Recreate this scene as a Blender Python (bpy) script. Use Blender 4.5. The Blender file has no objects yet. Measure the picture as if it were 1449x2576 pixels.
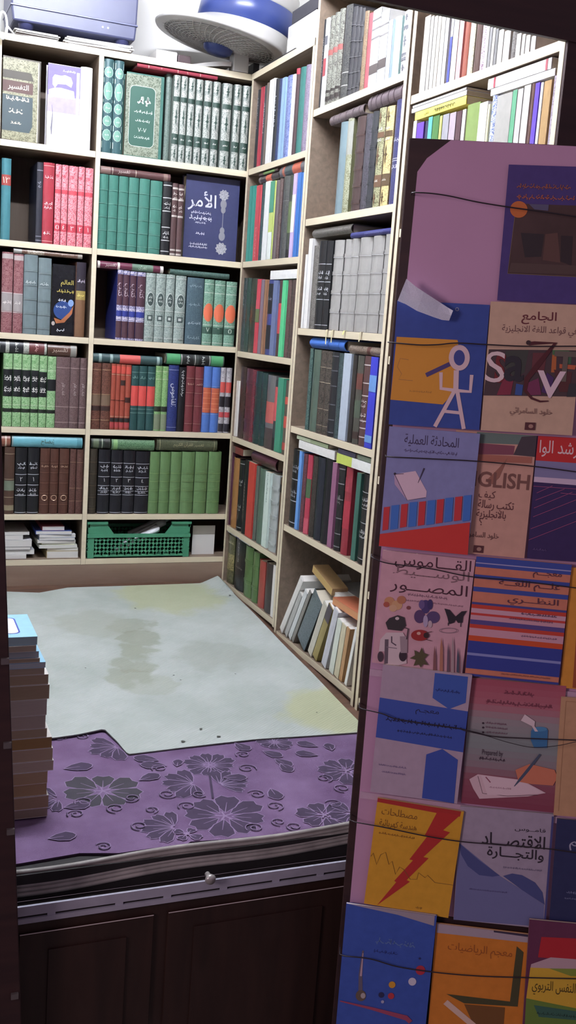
import bpy, math, random
from mathutils import Matrix, Vector
import numpy as np

# ------------------------------------------------------------------ camera model (photo frame 1449 x 2576)
FPX, CX, CY = 2586.9, 724.5, 1288.0
YAW, PITCH, ROLL = 0.392974, 0.176333, 0.0721287
EYE = np.array([0.0, 0.0, 0.98])
def cam_axes():
    cyw, sy = math.cos(YAW), math.sin(YAW); cp, sp = math.cos(PITCH), math.sin(PITCH)
    fwd = np.array([sy*cp, cyw*cp, -sp]); right = np.array([cyw, -sy, 0.0]); up = np.cross(right, fwd)
    c, s = math.cos(ROLL), math.sin(ROLL)
    return c*right + s*up, -s*right + c*up, fwd
RIGHT, UP, FWD = cam_axes()
RR = np.array([RIGHT, -UP, FWD])
def ray(x, y): return RR.T @ np.array([(x-CX)/FPX, (y-CY)/FPX, 1.0])
def at(x, y, axis, val):
    """world point seen at photo pixel (x, y) on the plane <axis> = val"""
    d = ray(x, y); return EYE + d*((val-EYE[axis])/d[axis])
def solve(axis, pt, px=None, py=None):
    """the one unknown coordinate of pt (others known) that puts it in photo column px or row py"""
    n = FPX*RR[0] - (px-CX)*RR[2] if px is not None else FPX*RR[1] - (py-CY)*RR[2]
    q = np.array(pt, float) - EYE; q[axis] = 0
    return -(n @ q)/n[axis] + EYE[axis]

scene = bpy.context.scene
COL = scene.collection
random.seed(7)

# ------------------------------------------------------------------ materials
def lin(h):
    h = h.lstrip('#')
    if len(h) == 3: h = ''.join(c*2 for c in h)
    out = []
    for i in (0, 2, 4):
        c = int(h[i:i+2], 16)/255
        out.append(c/12.92 if c <= 0.04045 else ((c+0.055)/1.055)**2.4)
    return (*out, 1.0)
DESAT = 0.20
def soft(h):
    c = lin(h); l = 0.2126*c[0]+0.7152*c[1]+0.0722*c[2]
    return (*[v+(l-v)*DESAT+0.003 for v in c[:3]], 1.0)
MATS = {}
def nodes_of(name):
    m = bpy.data.materials.new(name); m.use_nodes = True
    nt = m.node_tree; b = nt.nodes['Principled BSDF']
    return m, nt, b
def cover(h, rough=0.45, var=0.14, scale=60, bump=0.08, metal=0.0):
    """printed or leather cover: slightly mottled colour, fine grain"""
    k = ('c', h, rough, var, scale, bump, metal)
    if k in MATS: return MATS[k]
    m, nt, b = nodes_of('cover_' + h.strip('#'))
    N, L = nt.nodes, nt.links
    tc = N.new('ShaderNodeTexCoord'); no = N.new('ShaderNodeTexNoise')
    no.inputs['Scale'].default_value = scale; no.inputs['Detail'].default_value = 3
    L.new(tc.outputs['Object'], no.inputs['Vector'])
    mx = N.new('ShaderNodeMix'); mx.data_type = 'RGBA'
    c = soft(h)
    mx.inputs[6].default_value = (*[v*(1-var) for v in c[:3]], 1); mx.inputs[7].default_value = (*[min(1, v*(1+var)+0.004) for v in c[:3]], 1)
    L.new(no.outputs['Fac'], mx.inputs[0]); L.new(mx.outputs[2], b.inputs['Base Color'])
    b.inputs['Roughness'].default_value = rough; b.inputs['Metallic'].default_value = metal
    if bump:
        bp = N.new('ShaderNodeBump'); bp.inputs['Strength'].default_value = bump; bp.inputs['Distance'].default_value = 0.002
        L.new(no.outputs['Fac'], bp.inputs['Height']); L.new(bp.outputs['Normal'], b.inputs['Normal'])
    MATS[k] = m
    return m
def gilt(h1, h2, scale=240, rough=0.3, thr=0.5):
    """stamped ornament: two colours in a fine scrolling pattern"""
    k = ('g', h1, h2, scale, rough, thr)
    if k in MATS: return MATS[k]
    m, nt, b = nodes_of('stamped_' + h1.strip('#'))
    N, L = nt.nodes, nt.links
    tc = N.new('ShaderNodeTexCoord'); no = N.new('ShaderNodeTexNoise'); vo = N.new('ShaderNodeTexVoronoi')
    no.inputs['Scale'].default_value = scale*0.6; no.inputs['Detail'].default_value = 2; no.inputs['Distortion'].default_value = 1.5
    vo.inputs['Scale'].default_value = scale; vo.feature = 'DISTANCE_TO_EDGE'
    L.new(tc.outputs['Object'], no.inputs['Vector']); L.new(tc.outputs['Object'], vo.inputs['Vector'])
    ml = N.new('ShaderNodeMath'); ml.operation = 'MULTIPLY_ADD'; ml.inputs[1].default_value = 0.7
    L.new(vo.outputs['Distance'], ml.inputs[0]); L.new(no.outputs['Fac'], ml.inputs[2])
    rp = N.new('ShaderNodeValToRGB'); rp.color_ramp.elements[0].position = thr-0.06; rp.color_ramp.elements[1].position = thr+0.12
    rp.color_ramp.elements[0].color = soft(h1); rp.color_ramp.elements[1].color = soft(h2)
    L.new(ml.outputs[0], rp.inputs['Fac']); L.new(rp.outputs['Color'], b.inputs['Base Color'])
    b.inputs['Roughness'].default_value = rough
    bp = N.new('ShaderNodeBump'); bp.inputs['Strength'].default_value = 0.25; bp.inputs['Distance'].default_value = 0.001
    L.new(ml.outputs[0], bp.inputs['Height']); L.new(bp.outputs['Normal'], b.inputs['Normal'])
    MATS[k] = m
    return m
def ink(h): return cover(h, 0.5, 0.03, 40, 0)
def foil(h): return cover(h, 0.3, 0.05, 80, 0, 0.35)
def pages(h='#d9cdb0'):
    """edge of a block of paper: fine lines that run along the sheets (local x is the thickness)"""
    k = ('p', h)
    if k in MATS: return MATS[k]
    m, nt, b = nodes_of('paper_edge_' + h.strip('#'))
    N, L = nt.nodes, nt.links
    tc = N.new('ShaderNodeTexCoord'); mp = N.new('ShaderNodeMapping'); no = N.new('ShaderNodeTexNoise')
    mp.inputs['Scale'].default_value = (900, 12, 12)
    no.inputs['Scale'].default_value = 1; no.inputs['Detail'].default_value = 2
    L.new(tc.outputs['Object'], mp.inputs['Vector']); L.new(mp.outputs['Vector'], no.inputs['Vector'])
    mx = N.new('ShaderNodeMix'); mx.data_type = 'RGBA'; c = lin(h)
    mx.inputs[6].default_value = (*[v*0.72 for v in c[:3]], 1); mx.inputs[7].default_value = c
    L.new(no.outputs['Fac'], mx.inputs[0]); L.new(mx.outputs[2], b.inputs['Base Color'])
    b.inputs['Roughness'].default_value = 0.8
    MATS[k] = m
    return m
def wood(h1, h2, rough=0.5, scale=(3, 40, 40), name='wood', bump=0.1):
    k = ('w', h1, h2, rough, scale)
    if k in MATS: return MATS[k]
    m, nt, b = nodes_of(name)
    N, L = nt.nodes, nt.links
    tc = N.new('ShaderNodeTexCoord'); mp = N.new('ShaderNodeMapping'); no = N.new('ShaderNodeTexNoise')
    mp.inputs['Scale'].default_value = scale
    no.inputs['Scale'].default_value = 1.0; no.inputs['Detail'].default_value = 5; no.inputs['Distortion'].default_value = 0.6
    L.new(tc.outputs['Object'], mp.inputs['Vector']); L.new(mp.outputs['Vector'], no.inputs['Vector'])
    rp = N.new('ShaderNodeValToRGB'); rp.color_ramp.elements[0].position = 0.3; rp.color_ramp.elements[1].position = 0.72
    rp.color_ramp.elements[0].color = lin(h1); rp.color_ramp.elements[1].color = lin(h2)
    L.new(no.outputs['Fac'], rp.inputs['Fac']); L.new(rp.outputs['Color'], b.inputs['Base Color'])
    b.inputs['Roughness'].default_value = rough
    bp = N.new('ShaderNodeBump'); bp.inputs['Strength'].default_value = bump; bp.inputs['Distance'].default_value = 0.002
    L.new(no.outputs['Fac'], bp.inputs['Height']); L.new(bp.outputs['Normal'], b.inputs['Normal'])
    MATS[k] = m
    return m
def emit(h, s):
    m, nt, b = nodes_of('lit_tube')
    b.inputs['Emission Color'].default_value = lin(h); b.inputs['Emission Strength'].default_value = s
    b.inputs['Base Color'].default_value = (0.9, 0.9, 0.9, 1)
    return m

# ------------------------------------------------------------------ mesh building
class MB:
    def __init__(s): s.v = []; s.f = []; s.m = []; s.mats = []
    def mi(s, mat):
        if mat not in s.mats: s.mats.append(mat)
        return s.mats.index(mat)
    def face(s, pts, mat):
        b = len(s.v); s.v.extend(tuple(p) for p in pts); s.f.append(tuple(range(b, b+len(pts)))); s.m.append(s.mi(mat))
    def mesh(s, vs, fs, mat):
        b = len(s.v); s.v.extend(tuple(p) for p in vs); k = s.mi(mat)
        for f in fs: s.f.append(tuple(b+i for i in f)); s.m.append(k)
    def box(s, x0, x1, y0, y1, z0, z1, mat, front=None, M=None):
        vs = [(x0,y0,z0),(x1,y0,z0),(x1,y1,z0),(x0,y1,z0),(x0,y0,z1),(x1,y0,z1),(x1,y1,z1),(x0,y1,z1)]
        if M is not None: vs = [tuple(M @ Vector(p)) for p in vs]
        b = len(s.v); s.v.extend(vs); k = s.mi(mat)
        for i, f in enumerate(((0,1,5,4),(1,2,6,5),(2,3,7,6),(3,0,4,7),(4,5,6,7),(3,2,1,0))):
            s.f.append(tuple(b+j for j in f)); s.m.append(k)
        if front: 
            kf = s.mi(front[1])
            for i in front[0]: s.m[-6+i] = kf
    def prism(s, poly, y0, y1, mat, fmat=None):
        """poly in local (x, z), counter-clockwise seen from -y; extruded from y0 to y1"""
        n = len(poly); b = len(s.v)
        s.v.extend((p[0], y0, p[1]) for p in poly); s.v.extend((p[0], y1, p[1]) for p in poly); k = s.mi(mat)
        s.f.append(tuple(range(b, b+n))); s.m.append(s.mi(fmat or mat)); s.f.append(tuple(range(b+2*n-1, b+n-1, -1))); s.m.append(k)
        for i in range(n):
            j = (i+1) % n; s.f.append((b+i, b+n+i, b+n+j, b+j)); s.m.append(k)
    def lathe(s, prof, mat, n=32, M=None):
        b = len(s.v); k = len(prof)
        for i in range(n):
            a = 2*math.pi*i/n
            for r, z in prof:
                p = Vector((r*math.cos(a), r*math.sin(a), z)); s.v.append(tuple(M @ p) if M is not None else tuple(p))
        mk = [s.mi(x) for x in (mat if isinstance(mat, list) else [mat]*(k-1))]
        for i in range(n):
            j = (i+1) % n
            for q in range(k-1):
                s.f.append((b+i*k+q, b+j*k+q, b+j*k+q+1, b+i*k+q+1)); s.m.append(mk[q])
    def tube(s, pts, r, mat, n=6, closed=False):
        pts = [Vector(p) for p in pts]; b = len(s.v); k = s.mi(mat); N = len(pts)
        for i, p in enumerate(pts):
            if closed: d = pts[(i+1) % N] - pts[i-1]
            else: d = pts[min(i+1, N-1)] - pts[max(i-1, 0)]
            d.normalize()
            u = d.cross(Vector((0.13, 0.21, 0.97)))
            if u.length < 0.1: u = d.cross(Vector((1, 0, 0)))
            u.normalize(); w = d.cross(u)
            for q in range(n):
                a = 2*math.pi*q/n; s.v.append(tuple(p + u*(r*math.cos(a)) + w*(r*math.sin(a))))
        for i in range(N if closed else N-1):
            i2 = (i+1) % N
            for q in range(n):
                q2 = (q+1) % n; s.f.append((b+i*n+q, b+i*n+q2, b+i2*n+q2, b+i2*n+q)); s.m.append(k)
        if not closed:
            s.f.append(tuple(range(b+n-1, b-1, -1))); s.m.append(k); e = b+(N-1)*n
            s.f.append(tuple(range(e, e+n))); s.m.append(k)
    def build(s, name, parent=None, smooth=False, bevel=0):
        me = bpy.data.meshes.new(name); me.from_pydata(s.v, [], s.f)
        for mt in s.mats: me.materials.append(mt)
        me.polygons.foreach_set('material_index', s.m)
        if smooth: me.polygons.foreach_set('use_smooth', [True]*len(s.f))
        me.update()
        o = bpy.data.objects.new(name, me); COL.objects.link(o)
        if parent is not None: o.parent = parent
        if bevel:
            bv = o.modifiers.new('soft_edge', 'BEVEL'); bv.width = bevel; bv.segments = 2; bv.limit_method = 'ANGLE'
        return o
def tag(o, label, cat, group=None):
    o['label'] = label; o['category'] = cat
    if group: o['group'] = group
    return o
def empty(name, label, cat, M=None, group=None):
    o = bpy.data.objects.new(name, None); o.empty_display_size = 0.03; COL.objects.link(o)
    if M is not None: o.matrix_world = M
    return tag(o, label, cat, group)
def struct(o, label=None):
    o['kind'] = 'structure'
    if label: o['label'] = label
    return o

# ------------------------------------------------------------------ lettering
_B4 = dict(zip('بتثجحخسشصضطظعغفقكلمنهيئ', (0xFE8F,0xFE95,0xFE99,0xFE9D,0xFEA1,0xFEA5,0xFEB1,0xFEB5,0xFEB9,0xFEBD,0xFEC1,0xFEC5,0xFEC9,0xFECD,0xFED1,0xFED5,0xFED9,0xFEDD,0xFEE1,0xFEE5,0xFEE9,0xFEF1,0xFE89)))
_B2 = dict(zip('اةدذرزوىأإآؤ', (0xFE8D,0xFE93,0xFEA9,0xFEAB,0xFEAD,0xFEAF,0xFEED,0xFEEF,0xFE83,0xFE87,0xFE81,0xFE85)))
_LA = {'ا': 0xFEFB, 'أ': 0xFEF7, 'إ': 0xFEF9}
def shape(s):
    """joined Arabic letters, in left-to-right drawing order"""
    if not any(c in _B4 or c in _B2 for c in s): return s
    out = []; prev = False; i = 0
    while i < len(s):
        c = s[i]; nx = s[i+1] if i+1 < len(s) else ' '
        if c == 'ل' and nx in _LA:
            out.append(chr(_LA[nx] + (1 if prev else 0))); prev = False; i += 2; continue
        if c == 'ـ': out.append(c); prev = True; i += 1; continue
        joins = nx in _B4 or nx in _B2 or nx == 'ـ'
        if c in _B4:
            out.append(chr(_B4[c] + (3 if prev and joins else 1 if prev else 2 if joins else 0))); prev = joins
        elif c in _B2: out.append(chr(_B2[c] + (1 if prev else 0))); prev = False
        else: out.append(c); prev = False
        i += 1
    return ''.join(reversed(out))
_TX = {}
def text2d(s, bold=0.0, res=3):
    """(verts, faces, width) of a line of lettering: height 1 (ink box), centred on the origin"""
    k = (s, bold, res)
    if k in _TX: return _TX[k]
    cu = bpy.data.curves.new('line', 'FONT'); cu.body = shape(s); cu.resolution_u = res; cu.offset = bold
    o = bpy.data.objects.new('line', cu); COL.objects.link(o)
    bpy.context.view_layer.update()
    me = o.to_mesh()
    vs = [(v.co.x, v.co.y) for v in me.vertices]; fs = [tuple(p.vertices) for p in me.polygons]
    o.to_mesh_clear(); bpy.data.objects.remove(o); bpy.data.curves.remove(cu)
    x0 = min(v[0] for v in vs); x1 = max(v[0] for v in vs); y0 = min(v[1] for v in vs); y1 = max(v[1] for v in vs); h = y1-y0
    vs = [((x-(x0+x1)/2)/h, (y-(y0+y1)/2)/h) for x, y in vs]
    _TX[k] = (vs, fs, (x1-x0)/h)
    return _TX[k]
def stroke2d(pts, w, closed=False):
    vs, fs = [], []; n = len(pts)
    for i, p in enumerate(pts):
        a = pts[i-1] if (i or closed) else p; b = pts[(i+1) % n] if (i < n-1 or closed) else p
        d = (b[0]-a[0], b[1]-a[1]); l = math.hypot(*d) or 1; nx, ny = -d[1]/l, d[0]/l
        ww = w[i] if isinstance(w, (list, tuple)) else w
        vs += [(p[0]+nx*ww/2, p[1]+ny*ww/2), (p[0]-nx*ww/2, p[1]-ny*ww/2)]
    for i in range(n if closed else n-1):
        j = (i+1) % n; fs.append((2*i, 2*i+1, 2*j+1, 2*j))
    return vs, fs
def scrawl2d(w, h, rng):
    """a worn, unreadable line of stamped script: a wavering base stroke with uprights and dots"""
    vs, fs = [], []
    def add(a):
        b = len(vs); vs.extend(a[0]); fs.extend(tuple(b+i for i in f) for f in a[1])
    x = -w/2
    while x < w/2 - h*0.2:
        L = min(rng.uniform(0.5, 1.3)*h, w/2-x); n = 6; ph = rng.uniform(0, 6)
        add(stroke2d([(x+L*i/n, -h*0.12 + h*0.15*math.sin(ph+i*1.4)) for i in range(n+1)], h*0.17))
        for _ in range(rng.randint(1, 2)):
            u = x + L*rng.uniform(0.1, 0.9); add(stroke2d([(u, -h*0.12), (u+h*0.05, h*rng.uniform(0.25, 0.5))], h*0.14))
        u = x + L*rng.uniform(0.1, 0.9); v = rng.choice((-0.42, 0.35))*h; d = h*0.09
        add(([(u-d, v-d), (u+d, v-d), (u+d, v+d), (u-d, v+d)], [(0, 1, 2, 3)]))
        x += L + h*0.15
    return vs, fs
def ellipse2d(cx, cy, rx, ry, n=20): 
    return [(cx+rx*math.cos(2*math.pi*i/n), cy+ry*math.sin(2*math.pi*i/n)) for i in range(n)]
def xf(shape2d, cx, cy, sx, sy=None, rot=0):
    sy = sx if sy is None else sy; c, s = math.cos(rot), math.sin(rot)
    return [(cx+(x*sx)*c-(y*sy)*s, cy+(x*sx)*s+(y*sy)*c) for x, y in shape2d[0]], shape2d[1]
# ------------------------------------------------------------------ books
def scrawl_mark(w, h, cx, cz, rng, rot=0):
    return xf(scrawl2d(w, h, rng), cx, cz, 1, 1, rot)
def spine_style(style, H, t, cols, op, rng):
    """bands (z0, z1, material, raise) and marks ((verts, faces), material) of a spine H high and t wide"""
    c = cols + [cols[-1]]*4
    base = cover(c[0], op.get('rough', 0.42 if op.get('soft') else 0.3))
    bands = [(0, H, base, 0)]; marks = []
    w = t*0.74
    def strips(xs, lo, hi, mat):
        vs = [(x, f(x)) for x in xs for f in (lo, hi)]
        marks.append(((vs, [(2*i, 2*i+2, 2*i+3, 2*i+1) for i in range(len(xs)-1)]), mat))
    def cols_(ww, n=8): return [-ww/2+ww*i/n for i in range(n+1)]
    def line(f, h, mat): strips(cols_(t), lambda x: f*H-h/2, lambda x: f*H+h/2, mat)
    def rect(f0, f1, mat, ww=t): strips(cols_(ww), lambda x: f0*H, lambda x: f1*H, mat)
    def poly(pts, mat): marks.append(((pts, [tuple(range(len(pts)))]), mat))
    def oval(cz, rx, rz, mat):
        e = lambda x: rz*math.sqrt(max(0, 1-(x/rx)**2))
        strips([rx*math.sin(math.pi*(i/12-0.5)) for i in range(13)], lambda x: cz-e(x), lambda x: cz+e(x), mat)
    if style == 'plain':
        if len(cols) > 1: marks.append((scrawl_mark(H*0.4, min(w*0.7, 0.012), 0, H*op.get('at', 0.6), rng, -math.pi/2), ink(c[1])))
    elif style == 'rib':
        fr = op.get('ribs', (0.1, 0.28, 0.46, 0.64, 0.82)); b = []; z = 0
        for f in fr: b += [(z, f*H-0.004, base, 0), (f*H-0.004, f*H+0.004, base, 0.0016)]; z = f*H+0.004
        bands = b + [(z, H, base, 0)]
        if len(cols) > 1:
            for f in fr:
                line(f-0.0055/H, 0.0016, foil(c[1]))
        if len(cols) > 2: marks.append((scrawl_mark(w, 0.009, 0, H*0.73, rng), foil(c[2])))
    elif style == 'band':
        for f in op.get('lines', (0.05, 0.2, 0.38, 0.6, 0.78, 0.95)): line(f, op.get('lw', 0.003), foil(c[1]))
        for f in op.get('titles', (0.7, 0.3)):
            marks.append((scrawl_mark(w, 0.013, 0, H*f, rng), foil(c[1]))); marks.append((scrawl_mark(w*0.8, 0.010, 0, H*f-0.013, rng), foil(c[1])))
    elif style == 'orn':            # stamped all over, spindle ornaments, number block
        bands = [(0, H, gilt(c[0], c[1], op.get('scale', 240), thr=op.get('thr', 0.5)), 0)]; dk = ink(c[2])
        rect(0, 1, cover(c[2]), 0); marks.pop()
        for x in (-1, 1): poly([(x*t*0.5-0.0012, 0), (x*t*0.5+0.0012, 0), (x*t*0.5+0.0012, H), (x*t*0.5-0.0012, H)], dk)
        for f, L in ((0.52, 0.105), (0.9, 0.06), (0.09, 0.06)):
            z = f*H; L *= H
            poly([(0, z-L), (t*0.09, z-L*0.5), (t*0.05, z-L*0.2), (t*0.2, z), (t*0.05, z+L*0.2), (t*0.09, z+L*0.5), (0, z+L), (-t*0.09, z+L*0.5), (-t*0.05, z+L*0.2), (-t*0.2, z), (-t*0.05, z-L*0.2), (-t*0.09, z-L*0.5)], dk)
        rect(0.205, 0.325, dk, t*0.96); marks.append((scrawl_mark(t*0.5, 0.007, 0, H*0.265, rng), foil('#e8e8e0')))
        rect(0.70, 0.755, dk, t*0.9); marks.append((scrawl_mark(t*0.6, 0.010, 0, H*0.675, rng), foil('#f0f0e8'))); marks.append((scrawl_mark(t*0.6, 0.010, 0, H*0.785, rng), foil('#f0f0e8')))
    elif style == 'gilt':           # stamped all over
        bands = [(0, H, gilt(c[0], c[1], op.get('scale', 260), thr=op.get('thr', 0.5)), 0)]
    elif style == 'medal':          # stamped grey with an oval medallion and a small square number
        bands = [(0, H, gilt(c[0], c[1], 300), 0)]; dk = ink(c[2]); pale = foil(c[3])
        oval(H*0.62, t*0.36, H*0.10, dk); marks.append((stroke2d(ellipse2d(0, H*0.62, t*0.36, H*0.10), 0.0018, True), pale))
        marks.append((scrawl_mark(t*0.42, 0.010, 0, H*0.65, rng), pale)); marks.append((scrawl_mark(t*0.42, 0.010, 0, H*0.6, rng), pale))
        rect(0.31, 0.39, dk, t*0.56); rect(0.33, 0.37, pale, t*0.3)
        for f in (0.06, 0.95, 0.46, 0.24): line(f, 0.002, pale)
    elif style == 'ring':           # a column of rosettes
        for f, rx, ry in ((0.86, 0.40, 0.055), (0.66, 0.40, 0.095), (0.48, 0.40, 0.055), (0.34, 0.40, 0.055), (0.19, 0.40, 0.06)):
            oval(f*H, t*rx, H*ry, cover(c[1], 0.3)); marks.append((stroke2d(ellipse2d(0, f*H, t*rx, H*ry, 12), 0.0016, True), foil(c[2])))
            marks.append((scrawl_mark(t*0.4, 0.007, 0, f*H, rng), foil(c[2])))
        for x in (-1, 1):
            for f0, f1 in ((0.05, 0.12), (0.24, 0.3), (0.54, 0.57), (0.75, 0.8), (0.9, 0.97)): poly([(x*t*0.42-0.0008, f0*H), (x*t*0.42+0.0008, f0*H), (x*t*0.42+0.0008, f1*H), (x*t*0.42-0.0008, f1*H)], foil(c[2]))
    elif style == 'spot':           # stamped green with an orange oval
        bands = [(0, H, gilt(c[0], c[1], 280), 0)]
        oval(H*0.5, t*0.495, H*0.14, ink(c[2]))
        for f in (0.04, 0.31, 0.8, 0.93): line(f, 0.0025, foil('#c8d8c8'))
        rect(0.18, 0.28, cover('#2c5444'), t)
    elif style == 'panel':
        if op.get('stamp'): bands = [(0, H, gilt(c[0], op['stamp'], 260), 0)]
    for f0, f1, h in op.get('p', ()):
        if h.startswith('g'): rect(f0, f1, gilt(h[1:8], h[8:15], 300))
        else: rect(f0, f1, cover(h, 0.4))
    for f, h in op.get('ln', ()): line(f, 0.002, foil(h))
    for f, h in op.get('ti', ()): marks.append((scrawl_mark(w, min(0.012, t*0.5), 0, f*H, rng), foil(h)))
    for f, h, s, sz in op.get('tx', ()):
        T = text2d(s); k = min(sz, w/T[2]); marks.append((xf(T, 0, f*H, k), foil(h)))
    for f, h, s, sz in op.get('vt', ()):
        T = text2d(s); marks.append((xf(T, 0, f*H, min(sz, 0.8*H/T[2]), None, op.get('vrot', -math.pi/2)), foil(h)))
    return bands, marks

NB = [0]
def spine_book(M, t, H, D, style, cols, op, label, group, name='hardback_book', parts=True):
    rng = random.Random(NB[0]*31 + 5); NB[0] += 1
    soft = op.get('soft', False)
    bul = 0.0004 if soft else min(0.24*t, 0.007)*op.get('round', 1)
    bands, marks = spine_style(style, H, t, cols, op, rng)
    cur = lambda x: bul*(2*x/t)**2
    n = 2 if soft else 8
    xs = [-t/2 + t*i/n for i in range(n+1)]
    root = empty(name, label, 'book', M, group)
    m = MB(); prev = None
    for z0, z1, mat, r in bands:
        if prev is not None and prev != r:
            for i in range(n):
                a, b = xs[i], xs[i+1]; m.face([(a, cur(a)-prev, z0), (b, cur(b)-prev, z0), (b, cur(b)-r, z0), (a, cur(a)-r, z0)], mat)
        for i in range(n):
            a, b = xs[i], xs[i+1]; m.face([(a, cur(a)-r, z0), (b, cur(b)-r, z0), (b, cur(b)-r, z1), (a, cur(a)-r, z1)], mat)
        prev = r
    base = bands[0][2]
    for i in range(n):
        a, b = xs[i], xs[i+1]; th = 0.002
        m.face([(a, cur(a), H), (b, cur(b), H), (b, cur(b)+th, H), (a, cur(a)+th, H)], base)
        m.face([(a, cur(a)+th, 0), (b, cur(b)+th, 0), (b, cur(b), 0), (a, cur(a), 0)], base)
        m.face([(b, cur(b)+th, 0), (a, cur(a)+th, 0), (a, cur(a)+th, H), (b, cur(b)+th, H)], base)
    for k, ((vs, fs), mat) in enumerate(marks):
        m.mesh([(max(-t/2, min(t/2, x)), cur(max(-t/2, min(t/2, x))) - 0.0005 - 0.0001*k - (0.0016 if style == 'rib' else 0), max(0.0005, min(H-0.0005, z))) for x, z in vs], fs, mat)
    m.build('spine', root, smooth=False)
    bt = 0.0008 if soft else min(0.0026, t*0.16)
    cm = cover(op.get('side', cols[0]), 0.45)
    m = MB()
    for s in (-1, 1):
        x0, x1 = (-t/2, -t/2+bt) if s < 0 else (t/2-bt, t/2)
        m.box(x0, x1, bul+0.001, D, 0, H, cm)
    m.build('cover', root)
    in_ = 0.0002 if soft else 0.004
    m = MB(); m.box(-t/2+bt, t/2-bt, bul+0.003, D-in_, in_, H-in_, pages(op.get('pg', '#d8ccb2')))
    m.build('page_block', root)
    return root
def flat_book(M, W, H, T, base, decor, label, group=None, name='paperback_book', spine='right', pg='#dccfb4', soft=True, cat='book', edge=None, pagepart=True):
    """lies in its local x-z plane, front at y = 0 towards -y; decor: list of ((verts, faces), material) printed on the front"""
    root = empty(name, label, cat, M, group)
    bt = 0.0007 if soft else 0.0028; in_ = 0.0003 if soft else 0.004
    bm = base if not isinstance(base, str) else cover(base, 0.4)
    em = cover(edge, 0.4) if edge else bm
    m = MB()
    m.box(-W/2, W/2, 0, bt, 0, H, bm); m.box(-W/2, W/2, T-bt, T, 0, H, em)
    x0, x1 = (W/2-bt*1.5, W/2) if spine == 'right' else (-W/2, -W/2+bt*1.5)
    m.box(x0, x1, bt, T-bt, 0, H, em)
    for k, ((vs, fs), mat) in enumerate(decor): m.mesh([(x, -0.0003-0.00008*k, z) for x, z in vs], fs, mat)
    m.build('cover', root)
    if pagepart:
        m = MB()
        a, b = (-W/2+in_, W/2-bt*2) if spine == 'right' else (-W/2+bt*2, W/2-in_)
        # local x of the paper material runs through the thickness, so the block is turned in its own frame
        m.box(bt, T-bt, -b, -a, in_, H-in_, pages(pg))
        o = m.build('page_block', root); o.matrix_local = Matrix(((0, -1, 0, 0), (1, 0, 0, 0), (0, 0, 1, 0), (0, 0, 0, 1)))
    return root

YB, XR = 3.45, 1.186          # front planes of the back bookcase and of the side bookcases
SPB, SPR = YB+0.006, XR+0.006 # where the spines stand
ORD = 'first second third fourth fifth sixth seventh eighth ninth tenth'.split()
CNT = 'one two three four five six seven eight nine ten'.split()
def M_back(x, z, y=SPB): return Matrix.Translation((x, y, z))
def M_side(y, z, x=SPR): return Matrix.Translation((x, y, z)) @ Matrix.Rotation(-math.pi/2, 4, 'Z')
LIMITS = {'back bookcase right bay': (0.6905, 1.244), 'back bookcase left bay': (0.377, 0.6725), 'corner side bookcase': (2.928, 3.4290), 'middle side bookcase': (2.335, 2.8910), 'outer side bookcase': (1.712, 2.2910)}
def clip_bay(place, a, b):
    lo, hi = LIMITS[place.split(', ')[1]]
    return max(lo, min(hi, a)), max(lo, min(hi, b))
def row(side, zs, ceil, place, entries, dep=0.17, basepx=True, xs_back=0.0):
    """upright books. entry: (x0, x1, ytop, style, colours, description[, options]) or ([(x0, x1, ytop), ...], style, colours, description[, options])"""
    tops = []; group = 'books on the ' + place
    flat = []
    for e in entries:
        if isinstance(e[0], list):
            n = len(e[0])
            for i, (x0, x1, yt) in enumerate(e[0]):
                op = dict(e[4]) if len(e) > 4 else {}
                if 'each' in op:
                    for k, v in op['each'][i].items(): op[k] = v
                lab = ('%s of the two %s, %s' % (('left', 'right')[i], e[3], place)) if n == 2 else ('%s-from-left of %s %s, %s' % (ORD[i], CNT[n-1], e[3], place))
                flat.append((x0, x1, yt, e[1], e[2], lab, op))
        else:
            flat.append((e[0], e[1], e[2], e[3], e[4], '%s, %s' % (e[5], place), dict(e[6]) if len(e) > 6 else {}))
    zs += 0.0006
    for x0, x1, yt, st, cols, lab, op in flat:
        back = op.pop('in', 0.0) + xs_back; d = op.pop('d', dep)
        if side == 'back':
            y = SPB + back
            a = solve(0, (0, y, zs), px=x0); b = solve(0, (0, y, zs), px=x1); a, b = clip_bay(place, a, b); c = (a+b)/2; t = b-a-0.0007
            H = solve(2, (c, y, 0), py=yt) - zs
            M = M_back(c, zs, y)
        else:
            x = SPR + back
            a = solve(1, (x, 0, zs), px=x0); b = solve(1, (x, 0, zs), px=x1); a, b = clip_bay(place, a, b); c = (a+b)/2; t = a-b-0.0007
            H = solve(2, (x, c, 0), py=yt) - zs
            M = M_side(c, zs, x)
        H = min(H, ceil-zs-0.004)
        name = 'paperback_book' if op.get('soft') else 'hardback_book'
        spine_book(M, max(t, 0.004), H, d, st, cols.split(), op, lab, group, name)
        tops.append((min(a, b), max(a, b), zs+H))
    return tops
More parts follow.
